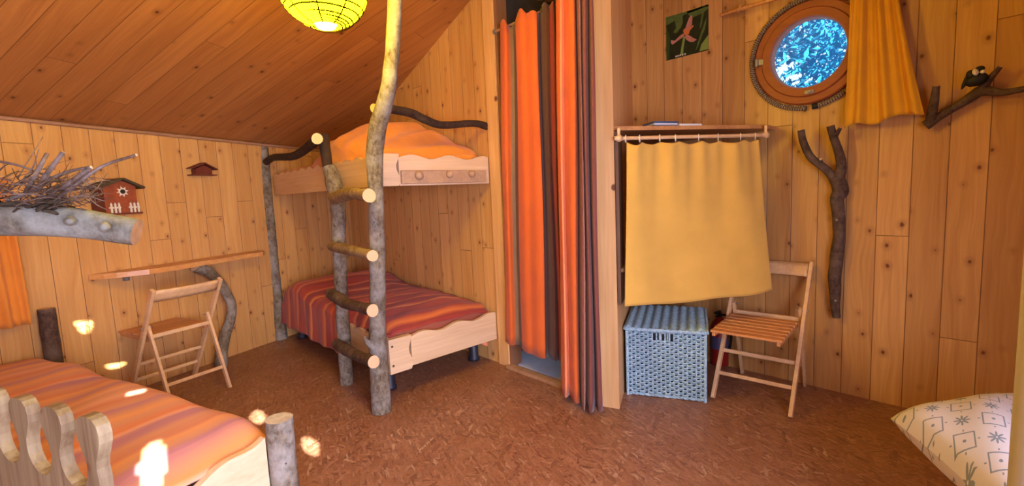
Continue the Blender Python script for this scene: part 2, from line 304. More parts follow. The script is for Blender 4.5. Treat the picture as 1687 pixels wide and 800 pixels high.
# ---------------------------------------------------------------- mesh builder
def xf(pts, m): 
    p = np.asarray(pts, float); return p if m is None else (np.c_[p, np.ones(len(p))] @ np.array(m).T)[:, :3]
class MB:
    def __init__(s): s.v = []; s.f = []; s.uv = []; s.mi = []; s.sm = []
    def add(s, verts, faces, uvs=None, mi=0, smooth=False):
        b = len(s.v); s.v += [tuple(map(float, p)) for p in verts]
        for k, f in enumerate(faces):
            s.f.append([b+i for i in f]); s.mi.append(mi if np.isscalar(mi) else mi[k]); s.sm.append(smooth)
            s.uv.append([tuple(uvs[i]) for i in f] if uvs is not None else [(0, 0)]*len(f))
        return s
    def box(s, c, size, rot=None, mi=0, bev=0.):
        """bevelled box; rot = 3 axes as columns or None"""
        h = np.array(size)/2.; ax = np.eye(3) if rot is None else np.array(rot, float)
        b = min(bev, h.min()*.49)
        bm = bmesh.new(); bmesh.ops.create_cube(bm, size=1.)
        for q in bm.verts: q.co = Vector((q.co.x*size[0], q.co.y*size[1], q.co.z*size[2]))
        if b > 0: bmesh.ops.bevel(bm, geom=bm.edges[:], offset=b, segments=2, affect='EDGES', profile=.5)
        bm.verts.index_update(); vs = np.array([q.co[:] for q in bm.verts]) @ ax.T + np.array(c, float)
        s.add(vs, [[q.index for q in f.verts] for f in bm.faces], None, mi); bm.free(); return s
    def tube(s, pts, rad, seg=12, noise=0., mi=0, cap=1, sub=1, twist=0., capr=True):
        """branch along pts; radii list; Catmull-Rom subdivision; end caps use material slot cap"""
        pts = np.array(pts, float); rad = np.array([rad]*len(pts) if np.isscalar(rad) else rad, float)
        if sub > 1 and len(pts) > 1:
            P = np.vstack([2*pts[0]-pts[1], pts, 2*pts[-1]-pts[-2]]); Q = []; RR = []
            for i in range(len(pts)-1):
                p0, p1, p2, p3 = P[i:i+4]
                for k in range(sub):
                    q = k/sub; Q.append(.5*((2*p1)+(-p0+p2)*q+(2*p0-5*p1+4*p2-p3)*q*q+(-p0+3*p1-3*p2+p3)*q**3)); RR.append(rad[i]*(1-q)+rad[i+1]*q)
            Q.append(pts[-1]); RR.append(rad[-1]); pts = np.array(Q); rad = np.array(RR)
        n = len(pts); tg = np.gradient(pts, axis=0); tg /= np.linalg.norm(tg, axis=1)[:, None]+1e-9
        a = np.cross(tg[0], [0, 0, 1.]); 
        if np.linalg.norm(a) < .1: a = np.cross(tg[0], [0, 1., 0])
        a /= np.linalg.norm(a); V = []; U = []; L = 0
        ph = rng.uniform(0, 6.28, 4)
        for i in range(n):
            if i: L += np.linalg.norm(pts[i]-pts[i-1])
            a = a-tg[i]*(a@tg[i]); a /= np.linalg.norm(a)+1e-9; b = np.cross(tg[i], a)
            for k in range(seg):
                th = 2*math.pi*k/seg
                rr = rad[i]*(1+noise*(.5*math.sin(2*th+ph[0]+L*9)+.35*math.sin(3*th+ph[1]-L*23)+.4*math.sin(L*40+ph[2]+th)))
                V.append(pts[i]+(a*math.cos(th)+b*math.sin(th))*rr); U.append((k/seg, L))
        Fc = [[i*seg+k, i*seg+(k+1) % seg, (i+1)*seg+(k+1) % seg, (i+1)*seg+k] for i in range(n-1) for k in range(seg)]
        s.add(V, Fc, U, mi, True)
        if cap is not None:
            for i, rev in ((0, True), (n-1, False)):
                ring = V[i*seg:(i+1)*seg]; c = np.mean(ring, axis=0)
                uv = [(math.cos(2*math.pi*k/seg), math.sin(2*math.pi*k/seg)) for k in range(seg)]+[(0, 0)]
                s.add(list(ring)+[c], [([k, seg, (k+1) % seg] if not rev else [(k+1) % seg, seg, k])[::-1] for k in range(seg)], uv, cap)
        return s
    def prism(s, poly, o, ex, ey, ez, th, mi=0, uvs=False):
        """2-D polygon in (ex,ey) at o, extruded by th along ez"""
        o, ex, ey, ez = (np.array(q, float) for q in (o, ex, ey, ez)); n = len(poly)
        a = [o+ex*p[0]+ey*p[1] for p in poly]; b = [q+ez*th for q in a]
        if np.cross(ex, ey)@ez*th > 0: a, b = b, a
        area = sum(poly[i][0]*poly[(i+1) % n][1]-poly[(i+1) % n][0]*poly[i][1] for i in range(n))
        f1, f2 = list(range(n)), list(range(n, 2*n))[::-1]; sd = [[i, i+n, (i+1) % n+n, (i+1) % n] for i in range(n)]
        if area < 0: f1 = f1[::-1]; f2 = f2[::-1]; sd = [q[::-1] for q in sd]
        U = [(p[0], p[1]) for p in poly]*2
        s.add(a+b, [f1, f2]+sd, U, mi); return s
    def grid(s, fn, nu, nv, mi=0, uvs=1., smooth=True, closed_u=False):
        V = []; U = []
        for j in range(nv+1):
            for i in range(nu+1 if not closed_u else nu):
                r = fn(i/nu, j/nv); V.append(r[:3]); U.append(r[3:5] if len(r) > 3 else (i/nu, j/nv))
        w = nu+1 if not closed_u else nu
        Fc = [[j*w+i, j*w+(i+1) % w, (j+1)*w+(i+1) % w, (j+1)*w+i] for j in range(nv) for i in range(nu)]
        m = mi if np.isscalar(mi) else [mi[k % nu] for k in range(len(Fc))]
        s.add(V, Fc, U, m, smooth); return s
    def lathe(s, prof, c, seg=32, mi=0, axis=(0, 0, 1), smooth=True):
        ax = Vector(axis).normalized(); q = ax.to_track_quat('Z', 'Y').to_matrix(); c = np.array(c, float); q = np.array(q)
        def fn(u, v):
            k = v*(len(prof)-1); i = min(int(round(k)), len(prof)-1); r, z = prof[i]
            return tuple(c+q@np.array([r*math.cos(2*math.pi*u), r*math.sin(2*math.pi*u), z]))
        return s.grid(fn, seg, len(prof)-1, mi, smooth=smooth, closed_u=True)
    def build(s, name, mats, parent=None, solid=0., origin=None, local=False):
        if not isinstance(mats, (list, tuple)): mats = [mats]
        v = np.array(s.v)
        if parent is not None: org = np.zeros(3) if local else np.array(WORLD[parent.name])
        elif origin is not None: org = np.array(origin, float)
        else: org = np.array([(v[:, 0].min()+v[:, 0].max())/2, (v[:, 1].min()+v[:, 1].max())/2, v[:, 2].min()])
        me = D2.meshes.new(name); me.from_pydata((v-org).tolist(), [], s.f)
        for m in mats: me.materials.append(m)
        me.polygons.foreach_set('material_index', [min(q, len(mats)-1) for q in s.mi]); me.polygons.foreach_set('use_smooth', s.sm)
        uvl = me.uv_layers.new(name='UVMap'); uvl.data.foreach_set('uv', [c for f in s.uv for p in f for c in p])
        me.update(); o = D2.objects.new(name, me); COL.objects.link(o)
        if parent is not None: o.parent = parent; WORLD[o.name] = tuple(np.array(WORLD[parent.name])) if not local else (0, 0, 0)
        else: o.location = tuple(org); WORLD[o.name] = tuple(org)
        if solid:
            md = o.modifiers.new('thickness', 'SOLIDIFY'); md.thickness = solid; md.offset = 0
        return o
WORLD = {}
def tag(o, label=None, cat=None, group=None, kind=None):
    for k, v in (('label', label), ('category', cat), ('group', group), ('kind', kind)):
        if v: o[k] = v
    return o
def thing(name, label, cat, loc=(0, 0, 0), rz=0., group=None):
    o = D2.objects.new(name, None); COL.objects.link(o); o.location = tuple(loc); o.rotation_euler = (0, 0, rz); o.empty_display_size = .05
    WORLD[o.name] = tuple(loc) if rz == 0 else (0, 0, 0)
    return tag(o, label, cat, group)
def struct(o): o['kind'] = 'structure'; return o
Z = np.array([0, 0, 1.])
def wall_poly(name, pts2d, o, ex, mat, th=.06, into=None, uoff=0., kind=True):
    """vertical wall: polygon in (s along ex, z); thickness goes away from the room"""
    ex = np.array(ex, float); m = MB(); m.prism(pts2d, o, ex, Z, into, th)
    for k in range(len(m.uv)): m.uv[k] = [(a+uoff, b) for a, b in m.uv[k]]
    ob = m.build(name, mat, None, origin=(0, 0, 0)); return struct(ob)

# ================================================================= SETTING
m = MB(); m.box((-2.0, 1.2, -.03), (6.6, 5.2, .06)); struct(m.build('floor', M['osb'], origin=(0, 0, 0)))
sC = (YB-PA[1])/AD[1]                                # where wall A meets wall B
cornA = PA+AD*sC
sR = (-1.25-PA[1])/AD[1]
ca = 3.389+.368*PA[0]+.135*PA[1]
zA = lambda s: ceil_z(*(PA+AD*s)[:2])
wall_poly('wall_left', [(sR, 0), (sC+.02, 0), (sC+.02, zA(sC)), (sR, zA(sR))], PA, AD, M['wall'], .06, -NA, uoff=.166-.142*0)
xB = cornA[0]; XJ = -2.53
def topB(y, x0, x1):
    xr = (2.95-3.389-.135*y)/.368
    pts = [(x1, ceil_z(x1, y))]
    if x0 < xr < x1: pts.append((xr, 2.95))
    pts.append((x0, ceil_z(x0, y))); return pts
wall_poly('wall_back', [(xB, 0), (XJ, 0)]+topB(YB, xB, XJ), (0, YB, 0), (1, 0, 0), M['wallb'], .09, (0, 1, 0), uoff=2.647+.142*3)
wall_poly('wall_right', [(-2.13, 0), (.95, 0)]+topB(YD, -2.13, .95), (0, YD, 0), (1, 0, 0), M['walld'], .06, (0, 1, 0), uoff=1.259+.145*6)
# the round window is cut out of wall_right
WC, WR = np.array([-.915, YD, 2.01]), .195
wr = D2.objects['wall_right']
bm = bmesh.new(); bmesh.ops.create_cone(bm, cap_ends=True, segments=64, radius1=.235, radius2=.235, depth=.5)
cut_me = D2.meshes.new('cut'); bm.to_mesh(cut_me); bm.free(); cut = D2.objects.new('cut', cut_me); COL.objects.link(cut)
cut.location = tuple(WC); cut.rotation_euler = (R(90), 0, 0)
md = wr.modifiers.new('b', 'BOOLEAN'); md.object = cut; md.operation = 'DIFFERENCE'; md.solver = 'EXACT'
bpy.context.view_layer.update(); dg = bpy.context.evaluated_depsgraph_get()
nm = D2.meshes.new_from_object(wr.evaluated_get(dg)); wr.modifiers.clear(); wr.data = nm; D2.objects.remove(cut)
# column and the short side wall running back from it
C0, C1 = np.array([-1.74, 2.12, 0]), np.array([-1.55, 2.19, 0])
SD = np.array([-2.115+1.55, YD-2.19, 0]); SD /= np.linalg.norm(SD)
cz = 2.95
m = MB(); dc = C1-C0
m.prism([(0, 0), (1, 0), (1, cz), (0, cz)], C0, dc, Z, SD, .12); struct(m.build('trim_1', M['post'], origin=tuple(C1)))
Ls = np.linalg.norm(np.array([-2.115, YD])-C1[:2])
wall_poly('wall_alcove', [(.121, 0), (Ls, 0), (Ls, cz), (.121, cz)], C1, SD, M['post'], .05, np.array([-SD[1], SD[0], 0]))
# jamb of the doorway and lintel
m = MB(); m.box((XJ+.012, YB+.045, 1.38), (.024, .10, 2.76), bev=.003); struct(m.build('trim_2', wood_mat('dark_jamb', (.26, .115, .05), (.19, .08, .035), 2), origin=(XJ, YB, 0)))
m = MB(); m.box(((XJ-1.70)/2, YB-.02, .012), (.83, .06, .024), bev=.004); struct(m.build('trim_3', M['trim'], origin=(-2.1, YB, 0)))
# hallway behind the doorway
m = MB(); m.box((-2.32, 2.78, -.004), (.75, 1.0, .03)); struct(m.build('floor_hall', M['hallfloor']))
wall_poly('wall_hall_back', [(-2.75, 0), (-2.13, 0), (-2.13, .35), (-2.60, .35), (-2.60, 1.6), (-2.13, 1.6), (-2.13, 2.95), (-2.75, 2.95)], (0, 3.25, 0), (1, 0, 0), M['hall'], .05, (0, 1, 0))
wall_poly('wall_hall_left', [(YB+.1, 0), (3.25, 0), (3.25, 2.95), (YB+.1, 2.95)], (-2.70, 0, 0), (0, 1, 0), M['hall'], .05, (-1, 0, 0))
# ceiling: slope and flat
m = MB()
nC = np.array([-.368, -.135, 1]); nC /= np.linalg.norm(nC)
th0 = R(28); pd = np.array([math.cos(th0), math.sin(th0)]); pn = np.array([-pd[1], pd[0]])
def slope_quad(poly, th=.05):
    V = [(x, y, 3.389+.368*x+.135*y) for x, y in poly]; V2 = [tuple(np.array(q)+nC*th) for q in V]; n = len(V)
    U = [(np.dot(pn, p)+.02, np.dot(pd, p)*1.07) for p in poly]*2
    m.add(V+V2, [list(range(n))[::-1], list(range(n, 2*n))]+[[i, (i+1) % n, (i+1) % n+n, i+n] for i in range(n)], U)
pA = lambda s, o=0: tuple((PA+AD*s-NA*o)[:2])
ridge = lambda y: (2.95-3.389-.135*y)/.368
slope_quad([pA(sR, .05), (ridge(-1.3), -1.3), (ridge(3.35), 3.35), pA((3.35-PA[1])/AD[1], .05)])
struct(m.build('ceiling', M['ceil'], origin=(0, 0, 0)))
m = MB(); V = [(ridge(-1.3), -1.3), (1., -1.3), (1., 3.35), (ridge(3.35), 3.35)]; n = 4
m.add([(x, y, 2.95) for x, y in V]+[(x, y, 3.0) for x, y in V], [[3, 2, 1, 0], [4, 5, 6, 7], [0, 1, 5, 4], [1, 2, 6, 5], [2, 3, 7, 6], [3, 0, 4, 7]], [(np.dot(pn, p), np.dot(pd, p)) for p in V]*2)
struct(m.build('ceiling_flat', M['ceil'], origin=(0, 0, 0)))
# rear wall and the wall beside the camera with its tall window
wall_poly('wall_rear', [(-3.9, 0), (.95, 0), (.95, 2.95), (ridge(-1.25), 2.95), (-3.7, ceil_z(-3.7, -1.25))], (0, -1.25, 0), (1, 0, 0), M['walld'], .06, (0, -1, 0))
XR = .95; wy0, wy1, wz0, wz1 = -.95, 1.15, .5, 2.93
m = MB()
for (a, b, c, d) in ((-1.25, wy0, 0, 2.95), (wy1, YD, 0, 2.95), (wy0, wy1, 0, wz0), (wy0, wy1, wz1, 2.95)):
    m.prism([(a, c), (b, c), (b, d), (a, d)], (XR, 0, 0), (0, 1, 0), Z, (1, 0, 0), .06)
struct(m.build('wall_side', M['wall'], origin=(0, 0, 0)))
m = MB()
for y in (wy0, wy1): m.box((XR-.005, y, (wz0+wz1)/2), (.06, .06, wz1-wz0+.06), bev=.004)
for z in (wz0, wz1): m.box((XR-.005, (wy0+wy1)/2, z), (.06, wy1-wy0+.06, .06), bev=.004)
struct(m.build('window_2', M['post'], origin=(XR, 0, 0)))
# added unseen screen outside that window; its holes shape the sun patches
holes = []
for p, ry_, rz_ in (((-1.85, .085, .47), .035, .085), ((-3.08, .66, 0), .040, .050), ((-2.50, .765, 0), .035, .055), ((-4.15, -.06, .56), .035, .075), ((-4.21, .066, .217), .05, .014), ((-2.63, .10, .47), .035, .012)):
    p = np.array(p); tt = (1.25-p[0])/(-SUND[0]); q = p-SUND*tt; holes.append((q[1], q[2], ry_, rz_))
m = MB(); g = .0125; ny, nz_ = int(4.3/g), int(4.3/g)
ys = -2.0+g*np.arange(ny); zs = -.2+g*np.arange(nz_)
V = [(1.25, a, b) for b in np.append(zs, zs[-1]+g) for a in np.append(ys, ys[-1]+g)]; Fc = []
for j in range(nz_):
    for i in range(ny):
        a, b = ys[i]+g/2, zs[j]+g/2
        if any(((a-h[0])/h[2])**2+((b-h[1])/h[3])**2 < 1 for h in holes): continue
        k = j*(ny+1)+i; Fc.append([k, k+1, k+ny+2, k+ny+1])
m.add(V, Fc); hd = m.build('sun_screen', plain('screen_green', (.05, .12, .03), .9, nz=.5, sc_=8.), solid=.01)
tag(hd, 'added unseen green screen with holes shaping the sun, outside the tall side window', 'sun_screen', kind='stuff')
# moulding under the slope
m = MB(); m.tube([wa(s, zA(s)-.012, .012) for s in np.linspace(sR, sC-.02, 14)], .013, 8, .1, cap=None); struct(m.build('trim_4', M['trim']))
# corner strip of wall_back beside the doorway
m = MB(); m.box((XJ-.055, YB-.008, 1.33), (.11, .018, 2.66), bev=.003); struct(m.build('trim_5', M['post'], origin=(XJ, YB, 0)))

# ================================================================= ROUND WINDOW
def ringmesh(r0, r1, y0, y1, mat, name, parent=None, prof=None, seg=64):
    m = MB(); pr = prof or [(r0, y0), (r0, y1), (r1, y1), (r1, y0), (r0, y0)]
    fn = lambda u, v: (WC[0]+pr[int(round(v*(len(pr)-1)))][0]*math.cos(2*math.pi*u), WC[1]+pr[int(round(v*(len(pr)-1)))][1], WC[2]+pr[int(round(v*(len(pr)-1)))][0]*math.sin(2*math.pi*u))
    m.grid(fn, seg, len(pr)-1, closed_u=True, smooth=False); return m.build(name, mat, parent)
win = thing('window_1', None, None, (WC[0], WC[1], WC[2])); struct(win)
ringmesh(0, 0, 0, 0, M['mahog'], 'window_frame', win, [(.225, .05), (.225, -.02), (.235, -.03), (.285, -.03), (.293, -.02), (.293, .0), (.225, .05)])
ringmesh(0, 0, 0, 0, M['mahog'], 'sash', win, [(.193, .03), (.193, -.028), (.2, -.042), (.243, -.042), (.25, -.032), (.25, .03), (.193, .03)])
m = MB(); m.grid(lambda u, v: (WC[0]+.197*v*math.cos(6.2832*u), WC[1]+.0, WC[2]+.197*v*math.sin(6.2832*u)), 48, 3, closed_u=True); m.build('window_pane', M['glass'], win)
m = MB(); a_ = R(184); hp = WC+[-.272, -.045, .0]; m.tube([hp+[0, -.0, -.022], hp+[0, 0, .022]], .012, 10, cap=0); m.box(hp+[.02, .005, 0], (.04, .012, .034), bev=.002); m.build('hinge', M['metal'], win)
m = MB(); hp = WC+[.02, -.045, -.228]; m.box(hp, (.05, .012, .022), bev=.004); m.tube([hp+[.0, -.005, 0], hp+[.008, -.028, .0]], .006, 8, cap=0); m.build('latch', M['metal'], win)
m = MB(); n = 96; pts = [WC+[.312*math.cos(2*math.pi*k/n+4.9), -.014, .312*math.sin(2*math.pi*k/n+4.9)] for k in range(n-2)]
m.tube(pts, .0135, 12, cap=0); m.tube([pts[0]+[-.0, 0, -.001], pts[0]+[-.03, -.003, -.004]], .016, 10, mi=1, cap=1); 
tag(m.build('rope', [M['rope'], M['black']]), 'twisted rope ring around the round porthole window frame', 'rope')
# foliage outside, seen through the pane
m = MB(); n = 0
for k in range(24000):
    dd = 1.0+1.6*random.random(); c = WC+(WC-CAM)*(dd/3.3)*np.array([1, 1, 1])+np.array([random.uniform(-1.1, 1.1), random.uniform(-.2, .25), random.uniform(-1.0, 1.0)])
    if c[1] < YD+.5: continue
    # gaps between the leaf clumps
    if math.sin(c[0]*7+1.3)+math.sin(c[2]*8.3+c[0]*3.1)+.6*math.sin(c[0]*15-c[2]*12) > .85: continue
    a = Vector((random.gauss(0, 1), random.gauss(0, 1), random.gauss(0, 1))).normalized(); b = a.orthogonal().normalized(); L = random.uniform(.028, .05); w = L*.4
    a, b = np.array(a), np.array(b)
    m.add([c-a*L, c-b*w, c+a*L, c+b*w], [[0, 1, 2, 3]])
tag(m.build('tree_foliage', M['leaf']), 'blue-green tree leaves outside the round window', 'foliage', kind='stuff')

# ================================================================= LANTERN
lt = thing('paper_lantern', 'round yellow paper lantern with thin wire ribs hanging from the ceiling', 'lantern', tuple(LANT))
prof = []; n = 26; RB, HB = .168, .155
for k in range(n+1):
    th = -math.pi/2+math.pi*k/n; 
    if k == 0: th = -math.pi/2+.31
    if k == n: th = math.pi/2-.31
    th = max(min(th, math.pi/2-.31), -math.pi/2+.31); prof.append((RB*math.cos(th), HB*math.sin(th)))
P2 = []
for k in range(len(prof)-1):
    (a, b), (c, d) = prof[k], prof[k+1]; P2.append((a, b)); P2.append(((a+c)/2*1.004+.0008, (b+d)/2))
P2.append(prof[-1])
m = MB(); m.lathe(P2, LANT, 48); m.build('lamp_shade', M['lantern'], lt)
m = MB()
for th in (-1.2, -1.12, -1.03, -.92, -.72, -.55, -.25, -.12, .15, .4, .6, .85, 1.1):
    n = 64; r = RB*math.cos(th)+.0016; ofz = .0
    m.tube([LANT+[r*math.cos(2*math.pi*k/n), r*math.sin(2*math.pi*k/n), HB*math.sin(th)+.006*math.sin(2*math.pi*k/n+th*3)] for k in range(n+1)], .0030, 6, cap=None)
m.build('wire_rings', M['wire'], lt)
m = MB()
for k in range(8):
    a = k*math.pi/4+.2
    m.tube([LANT+[(RB*math.cos(th)+.0008)*math.cos(a), (RB*math.cos(th)+.0008)*math.sin(a), HB*math.sin(th)] for th in np.linspace(-1.25, 1.25, 14)], .0030, 6, cap=None)
m.build('paper_seams', plain('seam', (.016, .006, .0004), .8, spec=0.), lt)
m = MB(); m.lathe([(.002, -.160), (.034, -.153), (.047, -.130), (.042, -.09), (.016, -.02), (.013, .055)], LANT, 20); m.build('bulb', M['bulb'], lt)
m = MB(); cz0 = ceil_z(LANT[0], LANT[1]); m.tube([LANT+[0, 0, .055], (LANT[0], LANT[1], cz0-.003)], .003, 8, cap=0); m.build('cord', M['white'], lt)
m = MB()
for s_ in (1, -1): m.tube([LANT+[.052*s_, 0, .145], LANT+[0, 0, .055+.02]], .0012, 6, cap=None)
m.build('hanger_wire', M['wire'], lt)

lp = thing('added_ceiling_lamp', 'added unseen warm round ceiling lamp brightening the alcove, over the top of the frame', 'lamp', (-.90, 1.5, 2.95))  # unseen lamp, added to warm the alcove walls
LP = np.array([-.90, 1.5, 2.80]); m = MB(); m.lathe([(.0001, -.09), (.045, -.078), (.078, -.045), (.09, 0), (.078, .045), (.045, .078), (.03, .085)], LP, 28)
t = NT('warm_globe'); em = t.new('ShaderNodeEmission'); t.put(em.inputs[0], (1, .68, .08, 1)); em.inputs[1].default_value = 62; t.l.new(em.outputs[0], t.n['Material Output'].inputs[0])
m.build('globe', t.m, lp)
m = MB(); m.lathe([(.0001, .08), (.045, .082), (.06, .12), (.06, .149), (.0001, .149)], LP, 24); m.build('lamp_base', M['metal'], lp)

# ================================================================= BUNK BED
BX0, BX1, BY0, BY1 = -4.70, -2.66, 1.335, 2.215
bunk = thing('bunk_bed', 'wooden bunk bed with wavy-topped pine boards and bark posts in the corner', 'bed', (BX0, BY0, 0))
def scallop(L, z0, z1, per, amp, ph=0., steps=8, env=None):
    n = int(L/per*steps); top = []
    for k in range(n, -1, -1):
        x = L*k/n; q = ((x+ph) % per)/per
        top.append((x, z1-amp*(.5+.5*math.cos(2*math.pi*q))*(1 if env is None else env(x))))
    return [(0, z0), (L, z0)]+top
L_ = BX1-BX0; WD = BY1-BY0
for z0, z1 in ((.19, .40), (1.352, 1.548)):
    m = MB(); m.prism(scallop(L_, z0, z1, .17, .022), (BX0, BY0, 0), (1, 0, 0), Z, (0, 1, 0), .03); m.build('side_board', M['boardx'], bunk)
    m = MB(); m.prism(scallop(WD-.155, z0, z1, .29, .028, .05), (BX1-.03, BY0+.155, 0), (0, 1, 0), Z, (1, 0, 0), .03); m.build('end_board', M['boardy'], bunk)
    # wider end block with a wavy edge
    w = []
    for k in range(13): z = z0-.012*(z0 < 1)+(z1-z0+.012*(z0 < 1))*k/12; w.append((.15+.012*math.sin(k/12*8), z))
    m = MB(); m.prism([(0, w[0][1])]+w+[(0, w[-1][1])], (BX1-.03, BY0-.01, 0), (0, 1, 0), Z, (1, 0, 0), .045)
    for zz in (z0+.04, z1-.045): m.tube([(BX1+.012, BY0+.012, zz), (BX1+.0165, BY0+.012, zz)], .008, 8, mi=1, cap=1)
    m.build('corner_block', [M['boardy'], M['bhroof']], bunk)
    m = MB(); m.box(((BX0+BX1)/2, (BY0+BY1)/2+.01, z0+.05), (L_-.08, WD-.08, .02)); m.build('slat_base', M['boardx'], bunk)
    m = MB(); m.box(((BX0+BX1)/2, (BY0+BY1)/2+.015, z0+.15), (L_-.14, WD-.09, .14 if z0 > 1 else .17), bev=.04); m.build('mattress', M['mattress'] if z0 < 1 else M['quilt'], bunk)
# peg rail on the upper end board
m = MB(); m.box((BX1+.012, (1.50+2.17)/2, 1.405), (.024, .68, .085), bev=.01); pr = m.build('peg_rail', M['peg'], bunk)
for (px, py, r_) in ((690, 289, .028), (740, 287, .024), (777, 286, .024)):
    q = xp(px, py, BX1+.035); m = MB(); m.lathe([(.0, .032), (r_*.6, .028), (r_, .014), (r_, .0), (r_*.55, -.012), (r_*.5, -.03)], q, 20, axis=(1, 0, 0)); m.build('peg', M['peg'], pr)
# bark post by the left wall
m = MB(); pz = [(457+3, 240), (449, 250), (455, 320), (461, 400), (464, 470), (468, 552)]
m.tube([(-4.715+.0, 1.275, 0), (-4.735, 1.275, .35), (-4.745, 1.28, .8), (-4.73, 1.28, 1.2), (-4.74, 1.285, 1.5), (-4.76, 1.29, 1.80)], [.058, .05, .047, .043, .046, .047], 16, .07, sub=6)
m.build('bark_post', [M['bark'], M['cut']], bunk)
# guard branches
m = MB(); G = [xp(x, y, -2.66) for x, y in ((655, 185), (680, 187), (700, 197), (730, 206), (780, 203), (802, 208))]
G = [xp(626, 184, -2.60)*1.0]+[np.array(q) for q in G]; G[0] = np.array([-2.52, 1.28, 1.785]); G[1] = np.array([-2.58, 1.44, 1.80])
G[-1][1] = 2.222
m.tube(G, [.027, .027, .027, .026, .025, .024, .026], 12, .06, sub=6); m.build('guard_branch', [M['darkbark'], M['cutw']], bunk)
tag(D2.objects['guard_branch'], 'dark bark branch')
m = MB(); G = [yp(x, y, 1.35) for x, y in ((457, 260), (470, 256), (490, 256), (520, 243))]; G[0] = np.array([-4.70, 1.29, 1.655]); G[1] = np.array([-4.52, 1.31, 1.68]); G[2] = np.array([-4.05, 1.33, 1.655])
G[3] = np.array([-3.55, 1.30, 1.70]); G.append(np.array([-3.16, 1.19, 1.685])); m.tube(G, [.030, .030, .032, .036, .036], 12, .05, sub=6); m.build('guard_branch', [M['darkbark'], M['cutw']], bunk)
for x, y in ((-2.86, 2.14), (-4.60, 1.43), (-4.62, 2.12), (-2.86, 1.42)):
    m = MB(); m.lathe([(.0, 0), (.045, 0), (.045, .02), (.036, .03), (.036, .20)], (x, y, 0), 18); tag(m.build('leg', M['dark'], bunk), 'black plastic leg')
# lower blanket
def sstep(a, b, x): t = max(0., min(1., (x-a)/(b-a))); return t*t*(3-2*t)
def drape(x0, x1, y0, y1, ztop, hem, yout, bump, n=(80, 50), edge=.06, mat=None, name='', parent=None, hemw=.012, endz=None):
    def fn(u, v):
        x = x0+(x1-x0)*u; yo = yout(x); zh = hem(x)+hemw*math.sin(x*9+1)*.6
        zt = lambda y: ztop+bump(x, y)
        f = .32
        if v < f:
            q = v/f; z = zh+(zt(yo)-.05-zh)*q; y = yo+.010*math.sin(x*23+q*2)*(1-q)-.010*(1-q); 
            a = 0
            return (x, y, z, x, -(1-q)*.35)
        q = (v-f)/(1-f); y = yo+(y1-yo)*q; e = sstep(0, .12, q)
        z = zt(y)-.05*(1-math.sqrt(max(0, 1-(1-min(q/.10, 1))**2)))
        return (x, y, z+.004*math.sin(x*31+y*17), x, q*.9)
    m = MB(); m.grid(fn, n[0], n[1]); return m
def bmp(x, y):
    b = .125*math.exp(-((x+4.28)/.27)**2)*(.75+.25*math.exp(-((y-1.75)/.4)**2))+.03*math.exp(-((x+3.5)/.5)**2)
    b -= .10*sstep(-4.5, -4.69, x)+.055*sstep(-2.82, -2.70, x); b -= .03*sstep(2.0, 2.2, y); return b
m = drape(-4.67, -2.705, 0, 2.19, .47, lambda x: .165+.03*sstep(-4.6, -4.1, x)*0+.24*sstep(-3.34, -3.12, x), lambda x: 1.295+.075*sstep(-3.36, -3.2, x), bmp)
tag(m.build('blanket', M['bl_red'], solid=.008), 'red and maroon striped blanket covering the lower bunk mattress', 'blanket')
m = MB(); m.tube([(-2.79, 2.19, .20), (-2.70, 2.195, .19), (-2.675, 2.19, .13)], [.03, .035, .012], 10, .2, sub=3, cap=0)
# loose corner of cloth hanging below the end board
m = MB(); m.grid(lambda u, v: (-2.72+.03*math.sin(u*5), 2.10+.09*u+.01*v, .19-.075*v*(.4+.6*u)), 10, 6)
tag(m.build('sheet_corner', M['salmon'], solid=.005), 'small red cloth corner hanging under the lower bunk end', 'sheet')
# orange quilt on the top bunk
def qb(x, y):
    a = .30*sstep(-3.98, -3.45, x+.10*(y-1.4))*(1-.86*sstep(-3.35, -2.66, x)); a *= (.52+.48*sstep(1.34, 1.75, y))*(1-.25*sstep(2.0, 2.2, y))
    return a+.012*math.sin(x*26+y*9)*sstep(-4.2, -3.7, x)-.075*sstep(-2.80, -2.705, x)
m = drape(-4.66, -2.705, 0, 2.19, 1.545, lambda x: 1.50, lambda x: 1.372, qb, n=(110, 50), hemw=.01)
tag(m.build('quilt', M['quilt'], solid=.012), 'bright orange quilt heaped on the top bunk', 'quilt')

# ================================================================= LOG LADDER
lad = thing('log_ladder', 'rustic bark ladder whose right pole rises to the ceiling', 'ladder', (-2.9, 1.22, 0))
pp = [(-2.580, 1.215, 0)]+[tuple(yp(x, y, 1.235)) for x, y in ((622, 560), (622, 480), (621, 400), (619, 310), (617, 255), (623, 208), (639, 150), (645, 100), (649, 40), (652, -40))]
e = np.array(pp[-1]); e2 = e+np.array([.03, 0, .2]); pp.append(tuple(e2))
zt = ceil_z(e2[0], e2[1]); pp[-1] = (pp[-1][0], pp[-1][1], min(zt-.01, 2.6))
m = MB(); m.tube(pp, [.060, .052, .047, .044, .043, .047, .046, .041, .037, .035, .034, .033], 18, .05, sub=6)
m.tube([(-2.585, 1.20, .40), (-2.60, 1.17, .44), (-2.605, 1.155, .475)], [.02, .018, .006], 8, .1)
m.build('ladder_pole', [M['bark'], M['cut']], lad)
sl = [(-3.17, 1.25, 0)]+[tuple(yp(x, y, 1.265)) for x, y in ((564, 520), (561, 450), (558, 380), (556, 330), (549, 300), (543, 276))]
m = MB(); m.tube(sl, [.046, .044, .045, .045, .050, .055, .045], 16, .07, sub=6); m.build('ladder_pole', [M['bark'], M['cut']], lad)
